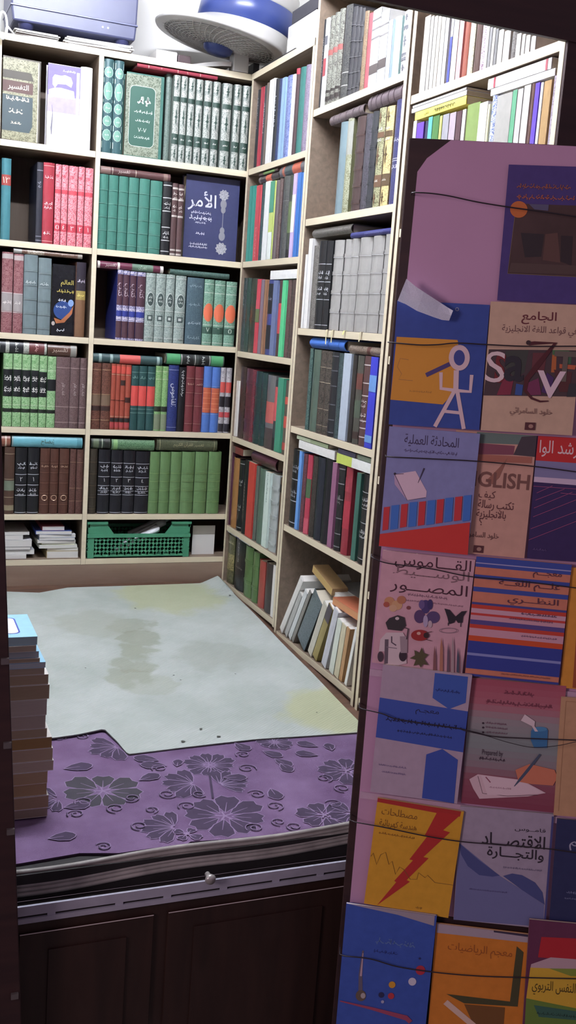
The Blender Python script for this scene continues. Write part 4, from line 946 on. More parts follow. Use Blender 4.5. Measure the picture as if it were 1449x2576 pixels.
MAR = wood('#2c1a1c', '#3c2524', 0.55, (4, 40, 40), 'maroon_painted_wood', 0.08)
zl = (at(875, 0, 1, 1.69)[2]+at(1424, 99, 1, 1.69)[2])/2
struct(simple('trim_2', -0.3, 2.3, 1.68, 1.69, zl, 2.5, MAR), 'dark lintel over the shop opening')
xj = at(1424, 105, 1, 1.69)[0]
struct(simple('trim_3', xj, 2.3, 1.683, 1.69, -0.55, zl+0.01, MAR), 'dark jamb and shutter wall beside the opening')
a, b = at(11, 1297, 1, 1.6), at(45, 2300, 1, 1.6); k = (b[0]-a[0])/(b[2]-a[2])
X = lambda z: a[0]+k*(z-a[2])
m = MB(); m.prism([(X(-0.5)-0.7, -0.5), (X(-0.5), -0.5), (X(2.2), 2.2), (X(2.2)-0.7, 2.2)], 1.60, 1.64, MAR)
dr = struct(m.build('door_1', None, bevel=0.002), 'dark wooden shutter leaf at the side of the opening')
for i, (px, py) in enumerate(((22, 1664), (28, 1875), (36, 2092), (46, 2505))):
    q = at(px, py, 1, 1.597); m = MB(); m.box(q[0]-0.012, q[0], 1.594, 1.5995, q[2]-0.004, q[2]+0.006, cover('#807878', 0.3, 0.1, 40, 0, 0.6)); m.build('hinge', dr)

# ------------------------------------------------------------------ floor coverings
def on_floor(px, py, lift):
    z = lift
    for _ in range(8): q = at(px, py, 2, z); z = zfl(q[1])+lift
    return q
def matmat():
    m, nt, b = nodes_of('woven_mat'); N, L = nt.nodes, nt.links
    tc = N.new('ShaderNodeTexCoord'); wv = N.new('ShaderNodeTexWave'); wv.inputs['Scale'].default_value = 42; wv.inputs['Distortion'].default_value = 0.4
    mp = N.new('ShaderNodeMapping'); mp.inputs['Rotation'].default_value = (0, 0, 0.95); L.new(tc.outputs['Object'], mp.inputs['Vector']); L.new(mp.outputs['Vector'], wv.inputs['Vector'])
    no = N.new('ShaderNodeTexNoise'); no.inputs['Scale'].default_value = 5; no.inputs['Detail'].default_value = 6; no.inputs['Roughness'].default_value = 0.65; L.new(tc.outputs['Object'], no.inputs['Vector'])
    rp = N.new('ShaderNodeValToRGB'); rp.color_ramp.elements[0].position = 0.32; rp.color_ramp.elements[1].position = 0.68
    rp.color_ramp.elements[0].color = lin('#a3aca5'); rp.color_ramp.elements[1].color = lin('#b9c0bc'); L.new(no.outputs['Fac'], rp.inputs['Fac'])
    last = rp.outputs['Color']
    # worn and stained places, each with its own ragged edge
    n3 = N.new('ShaderNodeTexNoise'); n3.inputs['Scale'].default_value = 13; n3.inputs['Detail'].default_value = 5; L.new(tc.outputs['Object'], n3.inputs['Vector'])
    for (px, py), r, col, s in (((330, 1575), 0.075, '#8d9280', 0.6), ((345, 1605), 0.07, '#888d78', 0.6), ((345, 1640), 0.065, '#8b907a', 0.6), ((328, 1675), 0.06, '#898e78', 0.6), ((318, 1705), 0.075, '#8b907c', 0.6), ((370, 1720), 0.08, '#9aa090', 0.5), ((855, 1790), 0.17, '#b1b58e', 0.8), ((430, 1500), 0.20, '#adb28a', 0.7), ((540, 1650), 0.12, '#9aa096', 0.5), ((230, 1570), 0.13, '#a2a79a', 0.5)):
        q = on_floor(px, py, 0.008)
        ad = N.new('ShaderNodeVectorMath'); ad.operation = 'MULTIPLY_ADD'; L.new(n3.outputs['Color'], ad.inputs[0]); ad.inputs[1].default_value = (0.16, 0.16, 0); L.new(tc.outputs['Object'], ad.inputs[2])
        ds = N.new('ShaderNodeVectorMath'); ds.operation = 'DISTANCE'; L.new(ad.outputs[0], ds.inputs[0]); ds.inputs[1].default_value = (q[0]+0.08, q[1]+0.08, q[2])
        mr = N.new('ShaderNodeMapRange'); L.new(ds.outputs['Value'], mr.inputs[0]); mr.inputs[1].default_value = r*0.75; mr.inputs[2].default_value = r; mr.inputs[3].default_value = s; mr.inputs[4].default_value = 0
        mx = N.new('ShaderNodeMix'); mx.data_type = 'RGBA'; L.new(mr.outputs[0], mx.inputs[0]); L.new(last, mx.inputs[6]); mx.inputs[7].default_value = lin(col); last = mx.outputs[2]
    L.new(last, b.inputs['Base Color']); b.inputs['Roughness'].default_value = 0.7
    bp = N.new('ShaderNodeBump'); bp.inputs['Strength'].default_value = 0.4; bp.inputs['Distance'].default_value = 0.0015; L.new(wv.outputs['Fac'], bp.inputs['Height']); L.new(bp.outputs['Normal'], b.inputs['Normal'])
    return m
def resample(pts, n):
    d = [0]
    for p, q in zip(pts, pts[1:]): d.append(d[-1]+(Vector(q)-Vector(p)).length)
    out = []
    for i in range(n+1):
        t = d[-1]*i/n; j = max(k for k in range(len(pts)-1) if d[k] <= t+1e-9); f = (t-d[j])/max(d[j+1]-d[j], 1e-9)
        out.append(Vector(pts[j]).lerp(Vector(pts[j+1]), min(f, 1)))
    return out
fr = resample([on_floor(x, y, 0.010) for x, y in ((-60, 1862), (130, 1856), (200, 1845), (262, 1832), (296, 1866), (322, 1897), (450, 1881), (640, 1860), (770, 1851), (930, 1840))], 80)
bk = [on_floor(x, y, 0.010) for x, y in ((-60, 1490), (15, 1488), (100, 1491), (170, 1478), (300, 1474), (420, 1470), (505, 1467))] + [np.array([1.170, 3.438, 0.083]), np.array([1.178, 3.425, 0.072])]
bk = resample([(q[0], min(q[1], 3.447), max(q[2], zfl(min(q[1], 3.447))+0.010) + 0.9*max(0, q[1]-3.447)*0.4) for q in bk], 80)
m = MB(); MT = matmat(); nn = 24; g = []
for a, b in zip(fr, bk):
    for j in range(nn+1):
        t = j/nn; p = a.lerp(b, t); base = zfl(p.y)+0.010
        if j < nn-2: p.z = base + 0.0015*math.sin(p.x*17)*math.sin(p.y*13)
        g.append(tuple(p))
fs = [(i*(nn+1)+j, (i+1)*(nn+1)+j, (i+1)*(nn+1)+j+1, i*(nn+1)+j+1) for i in range(80) for j in range(nn)]
m.mesh(g, fs, MT)
b0 = len(g); lo = [(x, y, z-0.003) for x, y, z in g]; m.mesh(lo, [f[::-1] for f in fs], MT)
for i in range(80): 
    p, q = g[i*(nn+1)], g[(i+1)*(nn+1)]; m.face([(p[0], p[1], p[2]-0.003), (q[0], q[1], q[2]-0.003), q, p], cover('#7c8278', 0.8))
for i, (px, py) in enumerate(((578, 1497), (215, 1680), (460, 1865), (437, 1698), (455, 1710), (505, 1833), (550, 1852), (797, 1792), (592, 1695), (742, 1560), (340, 1530))):
    rg = random.Random(i); q = on_floor(px, py, 0.0125); r = rg.uniform(0.002, 0.0055)
    m.face([(q[0]+r*rg.uniform(0.5, 1.3)*math.cos(k*1.05), q[1]+r*rg.uniform(0.5, 1.3)*math.sin(k*1.05), q[2]+0.047*r*math.sin(k*1.05)) for k in range(6)], cover('#4a4c44', 0.9))
o = m.build('floor_mat', smooth=False); tag(o, 'pale grey-green woven mat with worn stains covering the platform floor', 'mat')

# purple carpet with embossed flowers
def carpet_mat():
    m, nt, b = nodes_of('purple_pile'); N, L = nt.nodes, nt.links
    tc = N.new('ShaderNodeTexCoord'); no = N.new('ShaderNodeTexNoise'); no.inputs['Scale'].default_value = 9; no.inputs['Detail'].default_value = 4; L.new(tc.outputs['Object'], no.inputs['Vector'])
    n2 = N.new('ShaderNodeTexNoise'); n2.inputs['Scale'].default_value = 500; L.new(tc.outputs['Object'], n2.inputs['Vector'])
    rp = N.new('ShaderNodeValToRGB'); rp.color_ramp.elements[0].position = 0.3; rp.color_ramp.elements[1].position = 0.7; rp.color_ramp.elements[0].color = lin('#60466a'); rp.color_ramp.elements[1].color = lin('#7a6286')
    L.new(no.outputs['Fac'], rp.inputs['Fac']); L.new(rp.outputs['Color'], b.inputs['Base Color']); b.inputs['Roughness'].default_value = 0.85
    bp = N.new('ShaderNodeBump'); bp.inputs['Strength'].default_value = 0.4; bp.inputs['Distance'].default_value = 0.002; L.new(n2.outputs['Fac'], bp.inputs['Height']); L.new(bp.outputs['Normal'], b.inputs['Normal'])
    return m
m = MB(); CP = carpet_mat(); ct = 0.0055
edge = [at(x, y, 2, ct) for x, y in ((900, 2069), (845, 2078), (760, 2090), (690, 2099), (560, 2112), (480, 2117), (465, 2127), (380, 2134), (300, 2146), (200, 2146), (120, 2160), (50, 2172), (-80, 2190))]
outl = [(p[0], p[1], ct) for p in edge] + [(-0.15, 2.55, ct), (1.15, 2.55, ct), (1.15, 1.74, ct)]
outl = [(1.15, 1.732, ct)] + outl[:-1]
m.face(outl[::-1] if False else outl, CP)
k = len(outl)
for i in range(k):
    p, q = outl[i], outl[(i+1) % k]; m.face([p, q, (q[0], q[1], 0.001), (p[0], p[1], 0.001)], cover('#3c2a44', 0.9))
lay = [0]
DKP, DK2, LTP = cover('#3c2a4a', 0.9, 0.25, 30, 0.2), cover('#393440', 0.9, 0.25, 30, 0.2), cover('#8a719a', 0.85, 0.1, 60, 0.1)
def put2(sh, mat):
    lay[0] += 1; m.mesh([(x, y, ct+0.0003+lay[0]*0.000006) for x, y in sh[0] ], sh[1], mat)
def petal(cx, cy, ang, r0, r1, w, mat, notch=True):
    pts = [(r0, 0), (r0+(r1-r0)*0.35, -w*0.35), (r0+(r1-r0)*0.75, -w*0.5), (r1*0.99, -w*0.26), ((r1*0.93, 0) if notch else (r1*1.08, 0)), (r1*0.99, w*0.26), (r0+(r1-r0)*0.75, w*0.5), (r0+(r1-r0)*0.35, w*0.35)]
    c, s = math.cos(ang), math.sin(ang); P_ = [(cx+x*c-y*s, cy+x*s+y*c) for x, y in pts]
    put2((P_, [tuple(range(len(P_)))]), mat); put2(stroke2d(P_, 0.002, True), LTP)
    put2(stroke2d([(cx+x*c, cy+x*s) for x in (r0*1.1, r0+(r1-r0)*0.6)], [0.002, 0.0008]), LTP)
def flower(px, py, r, n, a0=0, a1=2*math.pi, mat=None, w=0.75, core=True, r0=0.16):
    q = at(px, py, 2, ct); rg = random.Random(px)
    for i in range(n):
        a = a0+(a1-a0)*(i+0.5)/n; rr = r*rg.uniform(0.85, 1.08); petal(q[0], q[1], a, r*r0, rr, rr*w*0.85*min(1, (a1-a0)/n*1.05), mat or DKP)
    if core:
        for i in range(5): a = i*1.256+0.3; put2(stroke2d([(q[0], q[1]), (q[0]+r*0.22*math.cos(a), q[1]+r*0.22*math.sin(a))], 0.004), LTP)
def curl(px, py, r, a=0, d=1, turns=1.4):
    q = at(px, py, 2, ct); pts = []
    for i in range(22):
        t = i/21; rr = r*(0.25+0.75*t); an = a+d*t*turns*2*math.pi; pts.append((q[0]+rr*math.cos(an), q[1]+rr*math.sin(an)))
    put2(stroke2d(pts, 0.0026), DKP); put2(stroke2d([(x+0.0015, y+0.002) for x, y in pts], 0.0014), LTP)
def leaf(px, py, L_, ang, w=0.35, mat=None):
    q = at(px, py, 2, ct); petal(q[0], q[1], ang, 0, L_, L_*w*2, mat or DKP, False)
flower(258, 1990, 0.085, 7, mat=DK2, w=0.85); flower(565, 2053, 0.088, 8, w=0.85); flower(527, 1925, 0.062, 11, w=0.9)
flower(487, 1972, 0.07, 6, math.radians(80), math.radians(280), w=0.9, core=False, r0=0.05); flower(552, 1974, 0.07, 6, math.radians(-60), math.radians(95), w=0.9, core=False, r0=0.05)
flower(440, 2082, 0.075, 6, math.radians(70), math.radians(250), w=0.9, core=False, r0=0.05); flower(295, 1880, 0.07, 5, math.radians(110), math.radians(280), w=0.9, core=False, r0=0.05)
flower(690, 1868, 0.045, 8, w=0.9); flower(872, 1940, 0.07, 8, w=0.8); flower(815, 2052, 0.06, 6, w=0.85); flower(150, 2010, 0.06, 5, math.radians(100), math.radians(270), core=False); flower(885, 2048, 0.05, 5); flower(470, 2100, 0.03, 4, w=0.9)
q0, q1 = at(527, 1945, 2, ct), at(535, 2010, 2, ct); put2(stroke2d([(q0[0], q0[1]), (q1[0], q1[1])], 0.005), DKP)
for a in ((660, 1890, 0.05, -0.9), (690, 1910, 0.05, -1.1), (705, 1922, 0.045, -1.4), (680, 1985, 0.05, -1.6), (590, 1870, 0.05, -1.2), (400, 1915, 0.055, 2.6), (420, 1928, 0.055, 2.8), (445, 1930, 0.035, 1.2), (350, 1965, 0.05, 0.4), (160, 1936, 0.06, 0.1), (120, 2112, 0.05, 0.05), (800, 1880, 0.05, 2.4), (800, 1902, 0.05, 2.6), (835, 1890, 0.04, 1.4), (160, 2034, 0.05, 0.1), (560, 1958, 0.05, -0.2)): leaf(*a)
for a in ((400, 1935, 0.018, 1, 1), (620, 1935, 0.022, 2, -1), (645, 2000, 0.02, 0, 1), (690, 2030, 0.02, 1, -1), (500, 2000, 0.016, 3, 1), (470, 2030, 0.02, 1, 1), (350, 2080, 0.018, 2, 1), (330, 2010, 0.018, 0, -1), (290, 2036, 0.02, 2, 1), (190, 2050, 0.018, 1, 1), (260, 2132, 0.016, 0, 1), (640, 2085, 0.02, 1, 1), (740, 2082, 0.018, 2, 1), (840, 2025, 0.02, 0, 1), (815, 1960, 0.02, 1, -1), (860, 1985, 0.02, 2, 1), (610, 1900, 0.018, 1, 1), (205, 1855, 0.018, 0, 1), (150, 1860, 0.014, 2, -1), (700, 2070, 0.016, 2, 1), (380, 2040, 0.015, 1, -1), (210, 2020, 0.02, 1, 1), (420, 2000, 0.02, 3, 1)): curl(*a)
o = m.build('carpet'); tag(o, 'purple carpet with dark embossed flowers along the platform edge', 'carpet')
# ribbed rubber underlay whose worn edge shows under the carpet
m = MB(); RB = cover('#96918c', 0.6, 0.5, 25, 0.3)
for i in range(6):
    pts = []
    for j in range(41):
        px = 40+j*21.5; y0 = 2236-px*0.153 + 4*math.sin(px/90.0) + (i-3.2)*(11.5-px*0.003)
        p = at(px, y0, 1, 1.709-0.002*i); pts.append(tuple(p))
    m.tube(pts, 0.0046, RB, 6)
m2 = [at(px, 2200-(px-40)*0.088, 1, 1.705) for px in (40, 900)]
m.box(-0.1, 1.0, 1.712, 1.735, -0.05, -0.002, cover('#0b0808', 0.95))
tag(m.build('underlay', smooth=True), 'frayed grey ribbed rubber underlay sticking out below the purple carpet', 'underlay')
# knob of the sliding bolt on the track
q = at(527, 2208, 1, YF-0.012); m = MB(); Mk = Matrix.Translation(q) @ Matrix.Rotation(math.pi/2, 4, 'X')
m.lathe([(0.0, 0.012), (0.008, 0.011), (0.0105, 0.006), (0.008, 0.0), (0.005, -0.006), (0.005, -0.014)], cover('#a8a4a0', 0.3, 0.2, 50, 0, 0.4), 14, Mk)
tag(m.build('bolt_knob', smooth=True), 'small pale round bolt knob above the metal track', 'knob')

# ------------------------------------------------------------------ stack of paperbacks by the door leaf
GS = 'paperbacks stacked beside the door leaf'; YS = 1.89
ys = [(375, 455, 350), (455, 515, 338), (515, 575, 365), (575, 615, 372), (615, 670, 424), (670, 735, 415), (735, 830, 452), (830, 965, 460), (965, 1115, 436), (1115, 1240, 424), (1240, 1325, 438), (1325, 1430, 482), (1430, 1545, 490), (1545, 1640, 496), (1640, 1755, 441), (1755, 1870, 436), (1870, 1985, 450), (1985, 2070, 440)]
ys = [(1500+a*0.2717, 1500+b*0.2717, c*0.2717) for a, b, c in ys]
ztop = [at(95, y0, 1, YS)[2] for y0, _, _ in ys] + [at(95, ys[-1][1], 1, YS)[2]]
z0_ = ct+0.003; scale_ = (ztop[0]-z0_)/(ztop[0]-ztop[-1]); ztop = [z0_+(z-ztop[-1])*scale_ for z in ztop]
cols = '#bfe0ea #cfc4ae #c9d6da #c2b498 #d6e6ea #c8baa0 #c4b294 #bba98a #cfc6b8 #cbbfae #c2b090 #b8965e #cdb998 #d0c2a8 #c6ae84 #c2a878 #b8a07c #b0a08a'.split()
SN = 'topmost|second from top|third from top|fourth from top|fifth from top|sixth from top|seventh from top|eighth from top|ninth from top|ninth from bottom|eighth from bottom|seventh from bottom|sixth from bottom|fifth from bottom|fourth from bottom|third from bottom|second from bottom|lowest'.split('|')
for i, (y0, y1, xr) in enumerate(ys):
    za, zb = ztop[i], ztop[i+1]; xr_ = at(xr, (y0+y1)/2, 1, YS)[0]; jit = random.Random(i).uniform(-0.02, 0.02)
    Wd, Ln, T_ = 0.20, 0.15, za-zb-0.0006
    # cover up, long edge to the street: local x = world x, local z = world y, local -y = world up
    M = Matrix(((1, 0, 0, xr_-Wd/2), (0, 0, 1, YS+random.Random(i).uniform(0, 0.006)), (0, -1, 0, zb+T_), (0, 0, 0, 1))) @ Matrix.Rotation(jit*0.6, 4, 'Y')
    dec = []
    if i == 0:
        dec = [(pg_(rrect(-Wd*0.5+0.003, Wd*0.5-0.028, 0.022, Ln-0.022, 0.012)), ink('#3a50b8')), (pg_(rrect(-Wd*0.5+0.0045, Wd*0.5-0.031, 0.025, Ln-0.025, 0.011)), ink('#e8e4f0'))]
    lab = 'light blue paperback with white panel, topmost of the stack by the door leaf' if i == 0 else '%s in the tan-edged paperback stack by the door leaf' % SN[i]
    flat_book(M, Wd, Ln, T_, '#8fd0ec' if i in (0, 2, 4) else '#e6e2da', dec, lab, GS, 'paperback_book', spine='left', pg=cols[i])

# ------------------------------------------------------------------ bottom of the back bookcase: crate and magazines
GR = cover('#2a9268', 0.4, 0.08, 30, 0.05)
x0, x1 = at(219, 1408, 1, YB+0.008)[0], at(474, 1400, 1, YB+0.008)[0]; zc0 = ZB[6]+0.0005
zc1 = at(470, 1312, 1, YB+0.008)[2]; W_, H_, D_ = x1-x0, zc1-zc0, 0.19
cr = empty('plastic_crate', 'green plastic crate with diamond lattice sides under the right bay', 'crate', Matrix.Translation((x0, YB+0.008, zc0)))
def lattice(m, L, H, z0, pt, mat, step=0.027, bw=0.0085, th=0.003):
    """crossing diagonal bars clipped to a rectangle L x (z0..H); pt(u, z, d) places a point"""
    for sg in (1, -1):
        u = -(H-z0)
        while u < L:
            a0, a1 = (u, z0), (u+(H-z0), H)
            if sg < 0: a0, a1 = (u+(H-z0), z0), (u, H)
            def clip(p, q):
                if p[0] > q[0]: p, q = q, p
                if q[0] <= 0 or p[0] >= L: return None
                f = lambda x: (x, p[1]+(q[1]-p[1])*(x-p[0])/(q[0]-p[0]))
                return (f(0) if p[0] < 0 else p), (f(L) if q[0] > L else q)
            c = clip(a0, a1)
            if c:
                sh = stroke2d(list(c), bw)
                vs = [pt(x, z, 0) for x, z in sh[0]]+[pt(x, z, th) for x, z in sh[0]]
                m.mesh(vs, [(0, 1, 3, 2), (4, 6, 7, 5), (0, 2, 6, 4), (1, 5, 7, 3)], mat)
            u += step
rimz = H_*0.66
m = MB(); lattice(m, W_, rimz-0.01, 0.012, lambda u, z, d: (u, d, z), GR)
m.box(0, W_, 0, 0.004, 0, 0.012, GR); m.box(-0.002, W_+0.002, -0.004, 0.006, rimz-0.012, rimz, GR); m.box(0, 0.022, -0.001, 0.005, 0, rimz, GR); m.box(W_-0.022, W_, -0.001, 0.005, 0, rimz, GR)
m.build('front_side', cr)
wl = W_*0.17
for s in (0, 1):
    m = MB()
    pts = [(0, rimz), (W_*0.25, rimz), (wl, H_-0.004), (0, H_-0.004)]; pts = pts if s == 0 else [(W_-x, z) for x, z in pts][::-1]
    m.prism(pts, 0, 0.004, GR)
    if s == 0: m.box(-0.004, wl+0.006, -0.005, 0.008, H_-0.008, H_, GR)
    else: m.box(W_-wl-0.006, W_+0.004, -0.005, 0.008, H_-0.008, H_, GR)
    m.build('raised_corner', cr)
for s, u in (('left', 0), ('right', W_-0.004)):
    m = MB(); lattice(m, D_, H_-0.02, 0.012, lambda a, z, d: (u+d, a, z), GR); m.box(u, u+0.004, 0, D_, 0, 0.012, GR); m.box(u-0.002, u+0.006, 0, D_, H_-0.02, H_, GR)
    m.build('end_side', cr)
m = MB(); lattice(m, W_, rimz-0.01, 0.012, lambda u, z, d: (u, D_-d, z), GR); m.box(0, W_, D_-0.005, D_, rimz-0.012, rimz, GR); m.build('back_side', cr)
m = MB(); m.box(0, W_, 0, D_, 0, 0.004, GR); m.build('base', cr)
PLA = cover('#e2e6ec', 0.12, 0.2, 40, 0.5)
rg = random.Random(5)
for i in range(3):
    m = MB(); n = 10
    cx, cy, cz = x0+W_*(0.5+0.1*i), YB+0.04+0.052*i, zc0+0.060+0.004*i; L_ = 0.17
    cz += 0.010*i; Mx = Matrix.Translation((cx, cy, cz)) @ Matrix.Rotation(-0.5+0.04*i, 4, 'Y')
    gx = [[Mx @ Vector((-L_/2+L_*a/n, -0.024+0.048*b/4, (0.012 if 0 < b < 4 else 0.004)+rg.uniform(-0.0015, 0.0015))) for b in range(5)] for a in range(n+1)]
    vs = [v for r_ in gx for v in r_]+[v - Vector((0, 0, 0.012)) for r_ in gx for v in r_]
    fsx = [(a*5+b, (a+1)*5+b, (a+1)*5+b+1, a*5+b+1) for a in range(n) for b in range(4)]; K = 5*(n+1)
    fsx += [tuple(K+i_ for i_ in f[::-1]) for f in fsx]
    fsx += [(a*5, K+a*5, K+(a+1)*5, (a+1)*5) for a in range(n)]+[((a+1)*5+4, K+(a+1)*5+4, K+a*5+4, a*5+4) for a in range(n)]+[(0, 1, K+1, K), (1, 2, K+2, K+1), (2, 3, K+3, K+2), (3, 4, K+4, K+3), (n*5+1, n*5, K+n*5, K+n*5+1), (n*5+2, n*5+1, K+n*5+1, K+n*5+2), (n*5+3, n*5+2, K+n*5+2, K+n*5+3), (n*5+4, n*5+3, K+n*5+3, K+n*5+4)]
    m.mesh([tuple(v) for v in vs], fsx, PLA)
    tag(m.build('plastic_packet', smooth=True), ('silvery plastic-wrapped packet sticking out of the green crate, nearest its front', 'silvery plastic-wrapped packet in the middle of the green crate', 'silvery plastic-wrapped packet deepest in the green crate')[i], 'packet', 'wrapped packets in the crate')
a = at(482, 1392, 1, YB+0.04); b = at(556, 1322, 1, YB+0.04)
tag(simple('cardboard_sheet', a[0], min(b[0], 1.165), YB+0.04, YB+0.044, zc0, b[2], cover('#e6e4e0', 0.7, 0.06, 12, 0.1)), 'pale cardboard sheet standing beside the green crate', 'cardboard')
def mag(px0, px1, py0, py1, y, col, lab, z, nm='magazine', rot=0.0, dep=0.19, pgc='#e8e6e2', dec=()):
    a = max(0.384, at(px0, (py0+py1)/2, 1, y)[0]); b = min(0.666, at(px1, (py0+py1)/2, 1, y)[0]); h = max(0.006, at((px0+px1)/2, py0, 1, y)[2]-at((px0+px1)/2, py1, 1, y)[2])
    M = Matrix(((1, 0, 0, (a+b)/2), (0, 0, 1, y), (0, -1, 0, z+h), (0, 0, 0, 1))) @ Matrix.Rotation(rot, 4, 'Y')
    flat_book(M, b-a, dep, h-0.0006, col, list(dec), lab, 'magazines and papers on the bottom shelf', nm, spine='left', pg=pgc, cat='magazine')
    return z+h
z = ZB[6]+0.0004
PL = 'in the left magazine stack, bottom shelf'
for px0, px1, py0, py1, col, d in ((0, 66, 1402, 1412, '#dcdad6', 'lowest white magazine'), (0, 86, 1389, 1401, '#c8c8ca', 'grey-white ragged magazine second from bottom'), (0, 76, 1380, 1388, '#4a4a52', 'dark-covered magazine'), (0, 80, 1362, 1379, '#d8d8da', 'thickest white paper block'), (0, 58, 1348, 1360, '#b8b8b6', 'small grey paper block'), (0, 74, 1340, 1347, '#eeecea', 'topmost white curled magazine')):
    z = mag(px0-30, px1, py0, py1, YB+0.015+random.Random(px1).uniform(0, 0.01), col, '%s %s' % (d, PL), z)
z = ZB[6]+0.0004; PR = 'in the right magazine stack, bottom shelf'
for px0, px1, py0, py1, col, d, r in ((117, 200, 1400, 1418, '#c4ae78', 'tan lowest book', 0), (118, 201, 1392, 1399, '#a8a8a4', 'grey flat magazine', 0.02), (98, 194, 1383, 1391, '#e0e4d8', 'white magazine with spiral edge', -0.03), (104, 188, 1377, 1382, '#c8cc70', 'yellow-green magazine', 0.03), (94, 190, 1369, 1376, '#dcd8cc', 'cream magazine', -0.02), (98, 188, 1361, 1368, '#8898b4', 'blue-grey magazine', 0.02), (99, 190, 1352, 1360, '#eef0f6', 'white magazine', -0.02), (90, 180, 1342, 1351, '#3c58a8', 'blue magazine', 0.03), (106, 162, 1330, 1341, '#b05060', 'red and blue topmost magazine', 0.0)):
    z = mag(px0, px1, py0, py1, YB+0.012+random.Random(px0).uniform(0, 0.01), col, '%s %s' % (d, PR), z, rot=r)

# ------------------------------------------------------------------ things on top of the back bookcase
zt = ZB[0]
fa = lambda px, py, y=3.5: at(px, py, 1, y)
BX = cover('#464a70', 0.35, 0.06, 30, 0.05)
pL, pR = fa(24, 45), fa(338, 99); pT = fa(345, 10)
zb = zt+0.045
bx = empty('equipment_case', 'blue-grey plastic equipment case lying on papers on the bookcase top', 'case', Matrix.Translation((pL[0], 3.47, zb)))
Wc = pR[0]-pL[0]
m = MB(); m.prism([(0.006, 0), (Wc-0.004, 0), (Wc, 0.045), (Wc+0.004, 0.24), (0.0, 0.24), (0.0, 0.045)], 0, 0.20, BX); m.build('body', bx, bevel=0.006)
m = MB(); m.box(-0.002, Wc+0.002, -0.004, 0.2, 0.043, 0.048, cover('#585c84', 0.3)); m.build('seam', bx, bevel=0.001)
for px in (0.03, Wc-0.06):
    m = MB(); m.lathe([(0, -0.018), (0.02, -0.018), (0.024, 0)], cover('#2c3060'), 16, Matrix.Translation((px+0.02, 0.03, 0))); m.build('foot', bx, smooth=True)
for px in (Wc-0.11, Wc-0.093):  # two small reflections on the case, modelled as pale discs
    m = MB(); m.lathe([(0, 0.001), (0.003, 0.001), (0.0035, -0.003)], cover('#e8e8f0', 0.2), 10, Matrix.Translation((px, -0.001, 0.025)) @ Matrix.Rotation(math.pi/2, 4, 'X')); m.build('glint', bx)
PP = cover('#e6e4e0', 0.7, 0.06, 10, 0.1)
def sheets(px0, px1, py, n, y, lab, nm, mat, grp=None, zz=None, dep=0.16, th=0.004):
    a, b = fa(px0, py, y), fa(px1, py, y); m = MB(); rg = random.Random(int(px0))
    for i in range(n):
        M = Matrix.Translation(((a[0]+b[0])/2+rg.uniform(-.006, .006), y+dep/2+rg.uniform(0, .01), (zz or zt)+i*th+0.0006)) @ Matrix.Rotation(rg.uniform(-.08, .08), 4, 'Z'); h = (b[0]-a[0])/2
        m.box(-h, h, -dep/2, dep/2, 0, th-0.0004, mat, None, M)
    return tag(m.build(nm), lab, 'papers', grp)
sheets(170, 335, 100, 6, 3.452, 'white sheaf of papers under the blue-grey case', 'paper_sheaf', PP)
sheets(40, 150, 65, 5, 3.452, 'crumpled grey plastic sheeting under the blue-grey case', 'plastic_sheeting', cover('#a8a49c', 0.3, 0.2, 20, 0.4))
m = MB(); pts = []
for i in range(60):
    t = i/59; a = t*2*math.pi*2.2; q = fa(6+10*math.cos(a), 62+34*math.sin(a)+8*t, 3.44); pts.append((q[0], 3.44-0.004*i/10, q[2]))
pts = [(pts[0][0]+0.05, 3.56, zt+0.0042), (pts[0][0]+0.03, 3.48, zt+0.0042)] + pts
m.tube(pts, 0.0032, cover('#e8e8ea', 0.3), 6); tag(m.build('power_cable', smooth=True), 'coiled white cable hanging beside the blue-grey case', 'cable')
# fan lying on its back
BL_, WHP = cover('#2b3f84', 0.3, 0.05, 20, 0.02), cover('#bcb9b4', 0.35, 0.04, 20, 0.02)
cF = at(548, 122, 1, 3.46); up_ = (at(640, -40, 1, 3.42)-cF); up_ = Vector((0.17, -0.06, 0.98)).normalized()
xa = Vector((1, 0, -0.17)).normalized(); ya = up_.cross(xa).normalized(); xa = ya.cross(up_)
MF = Matrix(((xa.x, ya.x, up_.x, cF[0]), (xa.y, ya.y, up_.y, cF[1]), (xa.z, ya.z, up_.z, cF[2]), (0, 0, 0, 1)))
fan = empty('electric_fan', 'white and blue round electric fan lying face up on the bookcase top', 'fan', MF)
m = MB(); m.lathe([(0, -0.022), (0.03, -0.02), (0.046, -0.01), (0.05, 0.004)], BL_, 28); m.build('motor_cap', fan, smooth=True)
m = MB()
for i in range(12):
    r = 0.055+i*0.0115; z = 0.004+0.018*((r-0.05)/0.14)**1.5; m.tube([(r*math.cos(a*math.pi/24), r*math.sin(a*math.pi/24), z) for a in range(48)], 0.0016, WHP, 5, True)
for i in range(40):
    a = 2*math.pi*i/40; m.tube([((0.048+0.145*t)*math.cos(a+0.5*t), (0.048+0.145*t)*math.sin(a+0.5*t), 0.003+0.019*t**1.5) for t in (0, .25, .5, .75, 1)], 0.0016, WHP, 5)
m.build('rear_grille', fan, smooth=True)
m = MB(); m.lathe([(0.05, 0.012), (0.12, 0.02), (0.19, 0.030)], cover('#b4b2ae', 0.5), 48); m.build('blade_housing', fan, smooth=True)
m = MB(); ringp = []
for cx_, r, h in ((0, 0.185, 0.020), (0, 0.214, 0.022), (0, 0.218, 0.028), (0.015, 0.205, 0.038), (0.05, 0.178, 0.06), (0.075, 0.160, 0.08)): ringp.append([(cx_+r*math.cos(2*math.pi*i/56), r*math.sin(2*math.pi*i/56), h) for i in range(56)])
